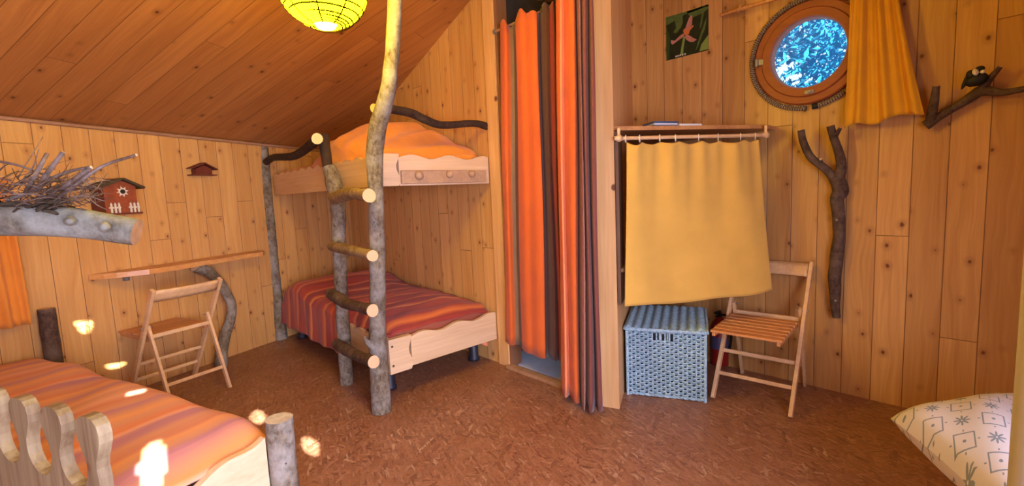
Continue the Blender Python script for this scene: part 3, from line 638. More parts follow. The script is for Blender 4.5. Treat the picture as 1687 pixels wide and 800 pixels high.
m = MB(); m.tube([tuple(yp(x, y, 1.30)) for x, y in ((547, 312), (542, 290), (537, 255), (533, 222))], [.026, .030, .036, .036], 12, .05, sub=5); m.build('ladder_pole', [M['darkbark'], M['cut']], lad)
for (a, b, mid, r0) in (((551, 326), (608, 322), (580, 318), .040), ((549, 406), (614, 421), (582, 413), .034), ((546, 484), (614, 511), (572, 500), .038), ((556, 567), (616, 596), (585, 584), .038)):
    A_, B_, C_ = yp(*a, 1.20), yp(*b, 1.13), yp(*mid, 1.16)
    m = MB(); m.tube([A_+(A_-C_)*.05, A_*.5+C_*.5+[0, 0, .0], C_, B_*.5+C_*.5, B_], [r0*.95, r0, r0*.9, r0*.85, r0*.92], 14, .07, sub=5)
    m.build('rung', [M['barkw'] if a[1] < 420 else M['hookbark'], M['cut']], lad)

# ================================================================= DESK
sl_, sr_ = -1.13, .09
dk = thing('wall_desk', 'narrow wooden plank desk fixed to the left wall', 'desk', tuple(wa(-.5, 0, .15)))
poly = []
for k in range(25):
    q = k/24; poly.append((sl_+(sr_-sl_)*q, .015+.225*min(1, (q/.22))**.7-.07*q-.05*max(0, (q-.93)/.07)**2+.006*math.sin(k*.9)))
poly = [(sl_, .0)]+poly+[(sr_, .0)]
m = MB(); m.prism(poly, wa(0, .83), AD, NA, Z, .035); m.build('desk_top', M['desk'], dk)
m = MB(); lp = [wa(-.45, 0, .20), wa(-.40, .18, .17), wa(-.28, .42, .15), wa(-.33, .62, .15), wa(-.43, .76, .15), wa(-.53, .829, .15)]
m.tube(lp, [.045, .042, .036, .036, .04, .045], 14, .08, sub=6); m.build('leg', [M['bark'], M['cut']], dk)
m = MB(); m.tube([wa(-.93, .829, .03), wa(-.93, .79, .03)], .02, 10); m.build('bracket', [M['bark'], M['cut']], dk)

# ================================================================= FOLDING CHAIRS
ch = thing('folding_chair', 'beech folding chair with slatted seat tucked under the wall desk', 'chair', (-3.93, .39, 0), R(199-90), 'folding chairs')
def bar(a, b, w, d, mat, name, side=(1, 0, 0), bev=.003):
    a, b = np.array(a, float), np.array(b, float); z = b-a; L = np.linalg.norm(z); z /= L; x = np.array(side, float); y = np.cross(z, x); y /= np.linalg.norm(y); x = np.cross(y, z)
    m = MB(); m.box((a+b)/2, (w, d, L), np.array([x, y, z]).T, bev=bev); return m.build(name, mat, ch, local=True)
for s in (-1, 1):
    bar((s*.205, .24, 0), (s*.205, -.25, .78), .020, .034, M['beech'], 'front_leg')
    bar((s*.183, -.26, 0), (s*.183, -.075, .53), .018, .030, M['beech'], 'rear_leg')
    m = MB(); m.tube([(s*.160, -.078, .52), (s*.225, -.078, .52)], .006, 8, cap=0); m.build('hinge_pin', M['metal'], ch, local=True)
m = MB(); bc = np.array([0, -.225, .735]); 
def bk(u, v): 
    x = -.195+.39*u; y = -.222-.028*(1-(2*u-1)**2)*1.0; z = .70+.072*v; return (x, y-.045*(v-.5)*1.0, z)
m.grid(bk, 16, 3); o = m.build('backrest', M['seat'] if 0 else M['beech'], ch, solid=.014, local=True)
for k in range(7):
    y = .325-.058*k; m = MB(); m.box((0, y, .445+.002*k), (.365, .047, .014), bev=.004); m.build('seat_slat', M['seat'], ch, local=True)
for s in (-1, 1):
    m = MB(); m.box((s*.165, .135, .428), (.018, .42, .022), bev=.003); m.build('seat_rail', M['seat'], ch, local=True)
def rod(p, q, r, name='rung'): m = MB(); m.tube([p, q], r, 10, cap=0); m.build(name, M['beech'], ch, local=True)
yl = lambda z: .24-.49*z/.78
ys_ = lambda z: -.26+.185*z/.53
for z in (.135, .255): bar((-.2, yl(z), z), (.2, yl(z), z), .012, .022, M['beech'], 'rung', side=(0, 1, 0))
bar((-.18, ys_(.15), .15), (.18, ys_(.15), .15), .012, .022, M['beech'], 'rung', side=(0, 1, 0))
bar((-.18, ys_(.46), .46), (.18, ys_(.46), .46), .014, .026, M['beech'], 'rung', side=(0, 1, 0))
ch2 = ch.copy(); COL.objects.link(ch2); ch2.location = (-1.045, 2.94, 0); ch2.rotation_euler = (0, 0, R(-84.5-90)); ch2['label'] = 'beech folding chair with slatted seat standing beside the blue wicker basket'
for c_ in list(ch.children):
    k = c_.copy(); COL.objects.link(k); k.parent = ch2

# ================================================================= BIRDHOUSES
def house_axes(): return AD, Z, NA
bh = thing('birdhouse', 'red-brown birdhouse with cream star opening and white picket fence', 'birdhouse', tuple(wa(-.94, 1.25, .0)))
s0, s1, zb, ze, zr, dp = -1.06, -.875, 1.262, 1.445, 1.475, .17
m = MB(); sm = (s0+s1)/2
m.prism([(s0, zb), (s1, zb), (s1, ze), (sm+.01, zr), (s0, ze)], wa(0, 0, .005), AD, Z, NA, dp)
b_ = m.build('box', [M['bhred'], M['bhside']], bh)
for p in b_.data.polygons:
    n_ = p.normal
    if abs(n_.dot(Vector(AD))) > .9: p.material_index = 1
for (a, b) in (((s0-.035, ze-.022), (sm+.01, zr+.004)), ((sm+.01, zr+.004), (s1+.035, ze-.026))):
    m = MB(); dx, dz = b[0]-a[0], b[1]-a[1]; L = math.hypot(dx, dz); nx, nz2 = -dz/L*.014, dx/L*.014
    m.prism([a, b, (b[0]+nx, b[1]+nz2), (a[0]+nx, a[1]+nz2)], wa(0, 0, .0), AD, Z, NA, dp+.045); m.build('roof', M['bhroof'], bh)
fc = (sm+.012, 1.402); m = MB(); st = []
for k in range(16): r = .036 if k % 2 == 0 else .020; a = math.pi*k/8+.2; st.append((fc[0]+r*math.cos(a), fc[1]+r*math.sin(a)))
m.prism(st, wa(0, 0, dp+.005), AD, Z, NA, .006); sb = m.build('flower_ring', M['white'], bh)
m = MB(); m.prism([(fc[0]+.015*math.cos(k*.5236), fc[1]+.015*math.sin(k*.5236)) for k in range(12)], wa(0, 0, dp+.011), AD, Z, NA, .002); m.build('entrance_hole', M['black'], bh)
for base in (s0+.022, s1-.052):
    m = MB()
    for k in range(3):
        a = base+.022*k; m.prism([(a, zb), (a+.011, zb), (a+.011, zb+.058), (a+.0055, zb+.068), (a, zb+.058)], wa(0, 0, dp+.012), AD, Z, NA, .006)
    m.prism([(base-.004, zb+.03), (base+.062, zb+.03), (base+.062, zb+.040), (base-.004, zb+.040)], wa(0, 0, dp+.006), AD, Z, NA, .006); m.build('picket_fence', M['white'], bh)
m = MB(); m.box(wa(sm, zb-.006, .105), (.21, .20, .012), np.array([AD, NA, Z]).T, bev=.002); m.build('base', M['bhside'], bh)
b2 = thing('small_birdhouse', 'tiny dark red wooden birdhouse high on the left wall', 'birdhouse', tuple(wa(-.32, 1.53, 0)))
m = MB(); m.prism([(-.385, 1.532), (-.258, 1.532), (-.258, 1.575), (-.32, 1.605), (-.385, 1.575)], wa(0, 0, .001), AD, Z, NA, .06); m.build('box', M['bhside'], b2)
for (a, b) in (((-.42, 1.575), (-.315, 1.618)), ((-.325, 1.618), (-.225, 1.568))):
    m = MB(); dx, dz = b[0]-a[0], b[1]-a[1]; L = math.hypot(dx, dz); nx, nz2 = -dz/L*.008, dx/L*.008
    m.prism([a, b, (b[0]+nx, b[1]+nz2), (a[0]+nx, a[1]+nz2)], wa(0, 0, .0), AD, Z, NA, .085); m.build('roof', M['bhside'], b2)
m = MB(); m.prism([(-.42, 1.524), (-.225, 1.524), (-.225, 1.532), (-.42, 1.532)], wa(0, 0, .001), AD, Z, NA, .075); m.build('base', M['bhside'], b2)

# ================================================================= LEFT WINDOW CURTAIN (hangs over the left wall, behind the branch)
def folds(name, mat, top, bot, n=60, nv=24, amp=.02, fr=9., normal=(0, 1, 0), label='', cat='curtain', group=None, hem=None, solid=.004, topf=None, seed=0.):
    top, bot = [np.array(q, float) for q in top], [np.array(q, float) for q in bot]; N = np.array(normal, float)
    def fn(u, v):
        a = top[0]+(top[1]-top[0])*u; b = bot[0]+(bot[1]-bot[0])*u; p = b+(a-b)*v
        w = amp*(math.sin(u*fr*2+seed+.5*math.sin(v*3+seed))*.6+.4*math.sin(u*fr*4.3+1+seed*2+v*1.3))*(1-.25*v)
        p = p+N*w
        if hem: p = p+Z*hem(u)*(1-v)
        if topf: p = p+Z*topf(u)*v**12
        return (*p, u, v)
    m = MB(); m.grid(fn, n, nv); return m
m = folds('', None, (wa(-2.0, 1.50, .07), wa(-1.475, 1.50, .07)), (wa(-2.0, .635, .07), wa(-1.465, .63, .07)), amp=.03, fr=16, normal=NA)
tag(m.build('window_curtain', M['ocurt'], solid=.005), 'orange curtain hanging at the left edge under the bark log', 'curtain')
m = MB(); m.tube([wa(-2.1, 1.50, .07), wa(-1.44, 1.50, .07)], .008, 8, cap=0); 
rod_ = thing('curtain_rod', 'thin rod behind the twig nest holding the orange curtain', 'rod', tuple(wa(-1.7, 1.5, .03)))
m.build('rod', M['beech'], rod_)
for s in (-2.08, -1.455):
    m = MB(); m.tube([wa(s, 1.50, .07), wa(s, 1.50, .001)], .006, 8, cap=0); m.build('bracket', M['beech'], rod_)

# ================================================================= LOG WITH NEST
lg0 = CAM+ray(226, 382)*1.53; lg1 = CAM+ray(110, 366)*1.47; lg2 = CAM+ray(0, 363)*1.42; dl = lg2-lg1; dl[2] -= .0
lgend = lg2+dl*2.6
m = MB(); m.tube([lgend, lg2+dl*1.4, lg2, lg1, (lg0+lg1)/2+[0, 0, .002], lg0], [.05, .048, .045, .046, .044, .0435], 24, .05, sub=6)
for (x, y, r) in ((115, 364, .016), (172, 374, .018)):
    q = CAM+ray(x, y)*(1.43 if x > 150 else 1.405); r *= .6; m.lathe([(.0, .006), (r*.6, .007), (r, .0), (r*1.5, -.012)], q, 12, axis=tuple(CAM-q))
lg = m.build('bark_log', [M['barkl'], plain('weathered_cut', (.42, .25, .15), .8, nz=.3, sc_=30.)]); tag(lg, 'thick grey bark log jutting in from the left with a sawn end', 'log')
# prop that carries the log outside the frame
m = MB(); q = lgend*.6+(lg2+dl*1.4)*.4
pq = lg2+dl*2.2; m.tube([(pq[0], pq[1], 0), (pq[0]+.01, pq[1], .6), (pq[0], pq[1], pq[2]-.04)], [.045, .042, .04], 14, .05, sub=4); tag(m.build('log_post', [M['barkl'], M['cut']]), 'upright bark post carrying the grey log outside the left edge', 'post')
nest = thing('bird_nest', 'loose nest of dry twigs sitting on the bark log', 'nest', tuple(CAM+ray(60, 335)*1.45))
def npt(x, y, d): return CAM+ray(x, y)*d
m = MB()
for (pts, r) in ((((62, 315), (75, 290), (104, 250)), .0085), (((45, 312), (60, 285), (78, 253)), .0075), (((60, 335), (100, 312), (150, 275)), .009), (((90, 330), (130, 300), (172, 272), (225, 255)), .006),
                 (((0, 266), (30, 272), (60, 283), (85, 292)), .004), (((10, 330), (40, 318), (72, 300), (110, 283), (150, 275)), .006), (((80, 318), (120, 300), (150, 285)), .007)):
    m.tube([npt(x, y, 1.42+.04*random.random()) for x, y in pts], [r*(1-.35*k/len(pts)) for k in range(len(pts))], 8, .1, sub=4)
br = m.build('branch_stub', [M['twig'], M['cutg']], nest)
m = MB()
for k in range(230):
    cx_, cy_ = random.uniform(-60, 150), random.uniform(290, 345)
    cy_ = cy_-.0*(cx_); L = random.uniform(25, 85); a = random.gauss(-.15, .45)+(math.pi if random.random() < .3 else 0)
    if cx_ > 95: L *= .6; cy_ = min(cy_, 325)
    d0, d1 = random.uniform(1.34, 1.62), random.uniform(1.34, 1.62)
    p0, p1 = npt(cx_, cy_, d0), npt(cx_+L*math.cos(a), min(cy_+L*math.sin(a), 345), d1)
    mid = (p0+p1)/2+np.array([random.gauss(0, .008) for _ in range(3)]); r = random.uniform(.0008, .0024)
    m.tube([p0, mid, p1], [r, r*.9, r*.5], 5, 0, sub=3, cap=None)
tw = m.build('twigs', M['twig'], nest); tw['kind'] = 'stuff'
m = MB()
for k in range(70):
    cx_ = random.uniform(-60, 105); p0 = npt(cx_, 344-.02*abs(cx_)+random.uniform(-9, 6), random.uniform(1.40, 1.5)); p1 = p0+np.array([random.gauss(0, .035), random.gauss(0, .035), random.gauss(0, .008)])
    m.tube([p0, (p0+p1)/2+[0, 0, .006], p1], [.004, .007, .003], 6, .2, sub=2, cap=None)
ms = m.build('moss', M['moss'], nest); ms['kind'] = 'stuff'

# ================================================================= NEAR BED
e1 = np.array([-math.cos(R(19)), -math.sin(R(19)), 0]); e2 = np.array([math.sin(R(19)), -math.cos(R(19)), 0]); FB = np.array([-1.87, .41, 0]); BL = 2.12; BWd = .67
bed = thing('single_bed', 'low single bed with bark corner posts in the lower left foreground', 'bed', tuple(FB))
def bp(a, b, z): return FB+e1*a+e2*b+Z*z
m = MB(); m.tube([bp(-.075, -.015, 0), bp(-.07, -.02, .25), bp(-.075, -.02, .502)], [.052, .047, .046], 20, .04, sub=5); m.build('bark_post', [M['bark'], M['cutg']], bed)
hb = ap(76, 508, .07); m = MB(); m.tube([(hb[0]+.02, hb[1], 0), (hb[0]+.01, hb[1], .35), (hb[0], hb[1], hb[2])], [.05, .044, .040], 16, .06, sub=5); m.build('bark_post', [M['hookbark'], M['cut']], bed)
def fbz(x): return .465-.075*math.sin(min(x/.42, 1)*math.pi*.5)-.012*math.sin(x*26)
poly = [(0.03, .12), (BWd+.05, .12)]+[(BWd+.05-(BWd+.02)*k/40, fbz(BWd+.05-(BWd+.02)*k/40)) for k in range(41)]
m = MB(); m.prism(poly, bp(-.06, 0, 0), e2, Z, e1, .028); m.build('footboard', M['boardy'], bed)
for b in (.0, BWd-.03):
    m = MB(); m.prism([(0, .14), (BL, .14), (BL, .33), (0, .33)], bp(-.03, b, 0), e1, Z, e2, .025); m.build('side_board', M['boardx'], bed)
m = MB(); m.box(bp(BL/2, BWd/2, .24), (BL-.05, BWd-.06, .2), np.array([e1, e2, Z]).T, bev=.03); m.build('mattress', M['mattress'], bed)
for a in (.1, BL-.1):
    for b in (.08, BWd-.08):
        m = MB(); m.box(bp(a, b, .07), (.05, .05, .14), np.array([e1, e2, Z]).T, bev=.004); m.build('leg', M['boardx'], bed)
def nb(u, v):
    a = .0+(BL-.02)*(u); 
    zt = .455+.02*math.sin(a*2.2)+.03*math.exp(-((a-1.75)/.3)**2)-.055*sstep(.12, .0, a)
    f = .18; side = .27
    if v < f: q = v/f; b = -.03-.012*(1-q)+.008*math.sin(a*17); z = side+(zt-.03-side)*q
    elif v > 1-f: q = (1-v)/f; b = BWd+.01+.012*(1-q)-.008*math.sin(a*17); z = side+(zt-.03-side)*q
    else:
        q = (v-f)/(1-2*f); b = -.03+(BWd+.04)*q; h = min(q, 1-q); z = zt-.03*(1-min(1, h/.08)**.5)+.010*math.sin(q*math.pi)
        z += .006*math.sin(a*9+b*7)+.004*math.sin(b*20+a*13)
    p = bp(a-.035*sstep(.12, 0, a), b, z); return (*p, a+.10*v, v)
m = MB(); m.grid(nb, 90, 60); tag(m.build('blanket', M['bl_or'], solid=.008), 'orange and lilac striped blanket on the low foreground bed', 'blanket')

# ================================================================= GUARD RAIL WITH ROUND KNOBS
gd = np.array([-math.cos(R(24)), -math.sin(R(24)), 0]); gn = np.array([-gd[1], gd[0], 0])
k4 = CAM+ray(162, 678)*1.14/1.0; 
gr = thing('guard_rail', 'weathered wooden guard rail with rounded paddle-shaped tops', 'railing', (k4[0], k4[1], 0))
zt = k4[2]; poly = []; per = .165
def knobs(i):
    c = i*per; o = []
    w, h = .046, .16
    # right valley -> neck -> bulb -> neck
    for (dx, dz) in ((-.0825, -.196), (-.060, -.192), (-.038, -.178), (-.024, -.155), (-.020, -.130), (-.024, -.108), (-.036, -.085), (-.047, -.062), (-.050, -.040), (-.044, -.018), (-.030, -.005), (-.012, .0), (.012, .0), (.030, -.005), (.044, -.018), (.050, -.040), (.047, -.062), (.036, -.085), (.024, -.108), (.020, -.130), (.024, -.155), (.038, -.178), (.060, -.192)): o.append((c+dx, zt+dz))
    return o
top = []
for i in range(0, 8): top += knobs(i)
top = [(-.024, top[3][1])]+top[4:]
poly = [(top[-1][0]+.02, zt-.36), (-.024, zt-.36)]+top+[(top[-1][0]+.02, top[-1][1])]
m = MB(); m.prism(poly, (k4[0], k4[1], 0), gd, Z, gn, .028); gb = m.build('rail_board', M['rail'], gr)
for a in (.0, 7*per):
    m = MB(); m.prism([(a-.028, 0), (a+.03, 0), (a+.03, zt-.2), (a-.028, zt-.2)], np.array([k4[0], k4[1], 0])+gn*.0285, gd, Z, gn, .04); m.build('post', M['rail'], gr)

# ================================================================= DOORWAY CURTAINS
def pleat(name, prof_t, prof_b, zt, zb, cols, mats, label, hooks=False, nv=30, sub=5):
    """prof: plan points (x, y); a colour slot per segment; zt, zb functions of u"""
    PT, PB = np.array(prof_t, float), np.array(prof_b, float); ns = len(PT)-1
    def cr(P, t_):
        i = min(int(t_), ns-1); q = t_-i; Q = np.vstack([2*P[0]-P[1], P, 2*P[-1]-P[-2]]); p0, p1, p2, p3 = Q[i:i+4]
        return .5*((2*p1)+(-p0+p2)*q+(2*p0-5*p1+4*p2-p3)*q*q+(-p0+3*p1-3*p2+p3)*q**3)
    def fn(u, v):
        a, b = cr(PT, u*ns), cr(PB, u*ns); w = v; p = b+(a-b)*w; sway = .006*math.sin(v*7+u*9)
        return (p[0]+sway, p[1], zb(u)+(zt(u)-zb(u))*v, u, v)
    m = MB(); m.grid(fn, ns*sub, nv, mi=[cols[k//sub] for k in range(ns*sub)])
    return tag(m.build(name, [M[q] for q in mats], solid=.004), label, 'curtain', 'doorway curtains')
mats = ['orange', 'brown', 'taupe', 'maroon', 'red', 'salmon']
YL = 2.17
bx = lambda x, y=YL: yp(x, 560, y)[0]
tx = lambda x, y=YL: yp(x, 60, y)[0]
# bottom plan and top plan of the rear curtain
B_ = [(834, 2.17), (841, 2.13), (849, 2.17), (856, 2.19), (860, 2.15), (868, 2.12), (878, 2.13), (888, 2.12), (899, 2.14), (905, 2.19), (914, 2.16), (920, 2.20), (925, 2.17), (928, 2.2), (936, 2.2), (948, 2.2)]
T_ = [(824, 2.19), (831, 2.15), (839, 2.19), (846, 2.21), (850, 2.17), (858, 2.14), (867, 2.15), (876, 2.14), (886, 2.16), (890, 2.20), (898, 2.18), (906, 2.20), (912, 2.17), (918, 2.2), (930, 2.2), (945, 2.2)]
cols = [0, 0, 2, 1, 0, 0, 0, 0, 1, 1, 1, 4, 1, 1, 1]
Tw = [(yp(x, 50, y)[0], y) for x, y in T_]; Bw = [(yp(x, 575, y)[0], y) for x, y in B_]
pleat('doorway_curtain', Tw, Bw, lambda u: 2.375+.022*math.cos(u*18)+.012*math.sin(u*41), lambda u: .215-.045*u, cols, mats, 'orange and brown striped curtain hanging inside the doorway, ending above the floor')
B_ = [(925, 2.10), (931, 2.04), (938, 2.08), (945, 2.02), (953, 2.03), (957, 2.09), (960, 2.01), (963, 2.0), (966, 2.07), (971, 2.01), (976, 2.03), (980, 2.09), (985, 2.03), (992, 2.05)]
T_ = [(919, 2.09), (925, 2.06), (931, 2.09), (938, 2.05), (946, 2.05), (950, 2.09), (954, 2.06), (957, 2.04), (960, 2.08), (963, 2.05), (966, 2.05), (969, 2.08), (972, 2.05), (976, 2.06)]
cols = [0, 5, 0, 0, 0, 1, 3, 5, 1, 3, 3, 1, 3]
Tw = [(yp(x, 0, y)[0], y) for x, y in T_]; Bw = [(yp(x, 660, y)[0], y) for x, y in B_]
pleat('doorway_curtain', Tw, Bw, lambda u: 2.70, lambda u: .03+.01*math.sin(u*7), cols, mats, 'long orange and maroon pleated curtain hanging to the floor against the pine column')
m = MB(); m.tube([(-2.50, 2.205, 2.37), (-1.78, 2.205, 2.37)], .008, 10, cap=0); cr_ = thing('curtain_rod', 'dark rod across the doorway holding the shorter striped curtain', 'rod', (-2.1, 2.165, 2.40)); m.build('rod', M['trim'], cr_)
for (px, yy) in ((826, 2.165), (866, 2.165), (890, 2.165), (909, 2.165)):
    q = yp(px, 40, yy)[0]; m = MB(); n = 16; m.tube([(q, 2.195+.017*math.cos(6.2832*k/n), 2.372+.017*math.sin(6.2832*k/n)) for k in range(n+1)], .0025, 6, cap=None); m.build('ring', M['black'], cr_)
m = MB(); m.tube([(-1.90, 2.06, 2.71), (-1.50, 2.06, 2.71)], .010, 10, cap=0); cr2 = thing('curtain_rod', 'rod above the long pleated curtain, over the top of the frame', 'rod', (-1.7, 2.06, 2.71)); m.build('rod', M['trim'], cr2)
m = MB(); m.tube([(-1.64, 2.06, 2.71), (-1.64, 2.15, 2.71)], .008, 8, cap=0); m.build('bracket', M['metal'], cr2)
m = MB(); m.tube([(-2.515, 2.205, 2.37), (-2.50, 2.205, 2.37)], .018, 8, cap=0); m.build('bracket', M['metal'], cr_)

# ================================================================= CORNER SHELF AND YELLOW CURTAIN
us = np.array([math.cos(R(61.5)), math.sin(R(61.5)), 0]); ns_ = np.array([us[1], -us[0], 0]); S0 = np.array([-1.555, 2.205, 0])
sp = lambda a, d, z: S0+us*a-ns_*d+Z*z           # a along the shelf front, d into the corner
cs_ = thing('corner_shelf', 'dark stained shelf above the yellow curtain, fixed in the alcove corner', 'shelf', tuple(sp(.35, .2, 1.5)))
pts = [sp(-.0, 0, 0), sp(.96, 0, 0), sp(1.0, .01, 0)]
poly = [(p[0], p[1]) for p in pts]+[(-1.09, YD-.003), (-2.095, YD-.003)]+[(-1.585, 2.27)]
m = MB(); m.prism(poly, (0, 0, 1.592), (1, 0, 0), (0, 1, 0), Z, .022); m.build('shelf_board', M['shelf'], cs_)
m = MB(); poly2 = [(sp(-.0, -.012, 0)[0], sp(.0, -.012, 0)[1]), (sp(.08, .03, 0)[0], sp(.08, .03, 0)[1]), (sp(.95, .05, 0)[0], sp(.95, .05, 0)[1]), (-1.2, YD-.003), (-2.095, YD-.003), (-1.585, 2.27)]
m.prism(poly2, (0, 0, .80), (1, 0, 0), (0, 1, 0), Z, .022); m.build('shelf_board', M['boardx'], cs_)
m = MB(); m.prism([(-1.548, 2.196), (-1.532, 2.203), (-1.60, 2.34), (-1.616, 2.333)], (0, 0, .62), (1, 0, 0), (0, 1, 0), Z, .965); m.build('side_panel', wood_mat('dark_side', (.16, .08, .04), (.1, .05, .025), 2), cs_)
yr = thing('curtain_rod', 'pale wooden rod carrying the yellow curtain under the shelf', 'rod', tuple(sp(.36, 0, 1.54)))
ra, rb = sp(-.0, -.035, 1.545), sp(.965, -.035, 1.548)
m = MB(); m.tube([ra, rb], .0105, 12, cap=0); m.build('rod', M['beech'], yr)
for q in (sp(.008, -.035, 1.545), sp(.955, -.035, 1.548)):
    m = MB(); m.lathe([(.0, .022), (.012, .02), (.019, .006), (.019, -.006), (.012, -.018), (.01, -.03)], q, 16, axis=tuple(us if q[0] < -1.2 else us)); m.tube([q, q+Z*.055], .009, 8, cap=0); m.build('rod_holder', M['beech'], yr)
nyx = (0, 1, 0)
RX = [1031, 1054, 1087, 1113, 1151, 1183, 1220, 1244]
nsv = np.array([-us[1], us[0], 0])
spl = lambda x, y, o=-.035: pl(x, y, nsv, S0+nsv*o)
ua = [float((spl(x, 232)-S0)@us) for x in RX]; A0, A1 = ua[0]-.005, ua[-1]+.008
def ytop(u):
    a = A0+(A1-A0)*u; k = max(i for i in range(len(ua)) if ua[i] <= a+1e-6 or i == 0); k = min(k, len(ua)-2); q = (a-ua[k])/(ua[k+1]-ua[k]); q = min(max(q, 0), 1)
    return 1.520-.014*math.sin(math.pi*q)*(1.9 if k == 0 else 1.)*(ua[k+1]-ua[k])/.13
yb = [spl(1026, 503, -.03), spl(1270, 477, -.09)]
def yc(u, v):
    top = S0+us*(A0+(A1-A0)*u)+ns_*.035; b = yb[0]+(yb[1]-yb[0])*u; zb = yb[0][2]+(yb[1][2]-yb[0][2])*u-.018*math.sin(u*math.pi)+.006*math.sin(u*13)
    p = b*(1-v)+top*v; zt_ = ytop(u); z = zb+(zt_-zb)*v
    w = .015*abs(math.sin(u*13+.4))**1.5*sstep(0.25, 1, v)*1.4-.006*math.cos(u*52)*sstep(.6, 1, v)+.014*math.sin(u*9+1)*(1-v)+.008*math.sin(u*15+v*2)
    p = p+ns_*(w+.012); return (p[0], p[1], z, u, v)
m = MB(); m.grid(yc, 120, 50); tag(m.build('yellow_curtain', M['yellow'], solid=.003), 'mustard yellow curtain on white rings hanging below the shelf', 'curtain')
proto = None
for i, x in enumerate(RX):
    c = S0+us*ua[i]+ns_*.035+Z*1.541
    if proto is None:
        m = MB(); n = 20; m.tube([c+nsv*.0+nsv*(.020*math.cos(6.2832*k/n))*.8+us*(.020*math.cos(6.2832*k/n))*.6+Z*.020*math.sin(6.2832*k/n) for k in range(n+1)], .0024, 6, cap=None)
        proto = m.build('curtain_ring', M['ring'], None, origin=c); o = proto
    else: o = proto.copy(); COL.objects.link(o); o.location = tuple(c)
    od = ['first', 'second', 'third', 'fourth', 'fifth', 'sixth', 'seventh', 'eighth'][i]
    tag(o, 'small white ring on the yellow curtain rod, %s from the left' % od, 'ring', 'rings of the yellow curtain')
# booklets on the shelf
for (x0, x1, z, th, mt, lab, nm_, d0) in ((1120, 1158, 1.6145, .010, 'paper', 'white open booklet lying on the shelf right of the blue one', 'booklet', .0), (1078, 1118, 1.619, .010, 'bookblue', 'blue covered booklet lying on top on the shelf', 'booklet', .0)):
    a, b = float((spl(x0, 203, 0)-S0)@us), float((spl(x1, 203, 0)-S0)@us)
    m = MB(); m.prism([(a, d0), (b, d0+.01), (b+.01, d0+.15), (a+.01, d0+.14)], S0+Z*z, us, nsv, Z, th, mi=0)
    if mt == 'bookblue':
        m = MB(); m.prism([(a, d0+.001), (b, d0+.011), (b+.01, d0+.15), (a+.01, d0+.14)], S0+Z*(z+.001), us, nsv, Z, th, mi=1)
        m.prism([(a-.004, d0-.003), (b+.004, d0+.007), (b+.014, d0+.154), (a+.006, d0+.144)], S0+Z*(z-.004), us, nsv, Z, .005, mi=0)
        m.prism([(a-.004, d0-.003), (b+.004, d0+.007), (b+.014, d0+.154), (a+.006, d0+.144)], S0+Z*(z+th+.001), us, nsv, Z, .010, mi=0)
        o = m.build(nm_, [M['bookblue'], M['paper']])
    else: o = m.build(nm_, M['paper'])
    tag(o, lab, 'booklet', 'booklets on the shelf')

# ================================================================= WICKER BASKET
bu = np.array([math.cos(R(27)), math.sin(R(27)), 0]); bv = np.array([-bu[1], bu[0], 0]); BO = np.array([-1.628, 2.395, 0]); BW, BD, BH = .445, .46, .435
bu_ = bu
bk_ = thing('wicker_basket', 'light blue wicker laundry basket with lid beside the folding chair', 'basket', tuple(BO+bu*BW/2+bv*BD/2))
def weave(o, ex, en, W_, z0, z1, holes=None):
    m = MB(); ns2 = 18; rows = int((z1-z0)/.0135); h = (z1-z0)/rows; nu = ns2*6
    for r in range(rows):
        zc = z0+(r+.5)*h; ph = r % 2
        def fn(u, v, zc=zc, ph=ph):
            w = .0068*math.sin(math.pi*(u*ns2)+math.pi*ph); a = 2*math.pi*v
            p = o+ex*(u*W_)+en*(w+.0042*math.cos(a))+Z*(zc+h*.50*math.sin(a)+.0015*math.sin(u*31+r)); return tuple(p)
        if holes and holes[0] < zc < holes[1]:
            for (ua_, ub_) in ((0, holes[2]), (holes[3], 1)):
                m.grid(lambda u, v, ua_=ua_, ub_=ub_: fn(ua_+(ub_-ua_)*u, v), nu//2, 5)
        else: m.grid(fn, nu, 5)
    for k in range(ns2+1):
        p = o+ex*(W_*k/ns2); m.tube([p+Z*z0, p+Z*z1], .0055, 6, cap=None)
    return m
fr = weave(BO, bu, -bv, BW, .01, BH-.02, (BH-.075, BH-.035, .34, .62)); fr.build('front_panel', M['wicker'], bk_)
weave(BO+bu*BW, bv, bu, BD, .01, BH-.02).build('side_panel', M['wicker'], bk_)
weave(BO, bv, -bu, BD, .01, BH-.02).build('side_panel', M['wicker'], bk_)
weave(BO+bv*BD, bu, bv, BW, .01, BH-.02).build('back_panel', M['wicker'], bk_)
m = MB(); 
for (a, b) in ((0, 0), (BW, 0), (BW, BD), (0, BD)): m.tube([BO+bu*a+bv*b+Z*.0, BO+bu*a+bv*b+Z*(BH-.02)], .010, 10, .1, cap=0)
for z in (.012, BH-.02):
    cc = [BO+bu*a+bv*b+Z*z for a, b in ((0, 0), (BW, 0), (BW, BD), (0, BD), (0, 0))]
    for k in range(4):
        for ph in (0, math.pi): m.tube([cc[k]+(cc[k+1]-cc[k])*q/24+Z*.006*math.sin(q*1.6+ph)+(bv if k % 2 == 0 else bu)*.005*math.cos(q*1.6+ph) for q in range(25)], .0055, 6, cap=None)
m.build('frame', M['wicker'], bk_)
m = MB(); m.box(BO+bu*BW/2+bv*BD/2+Z*(BH*.5), (BW-.03, BD-.03, BH-.06), np.array([bu, bv, Z]).T); m.build('inner_block', M['black'], bk_)  # solid black block filling the basket behind the weave
def lid(u, v):
    x = -.012+(BW+.024)*u; y = -.018+(BD+.03)*v
    z = BH+.003+.006*math.sin(u*2*math.pi*9)+.0025*math.sin(v*120+u*50)-.012*math.sin(math.pi*u)*(1-v)+.018*v
    e = min(u, 1-u, v, 1-v); z -= .012*(1-sstep(0, .04, e)); return tuple(BO+bu*x+bv*y+Z*z)
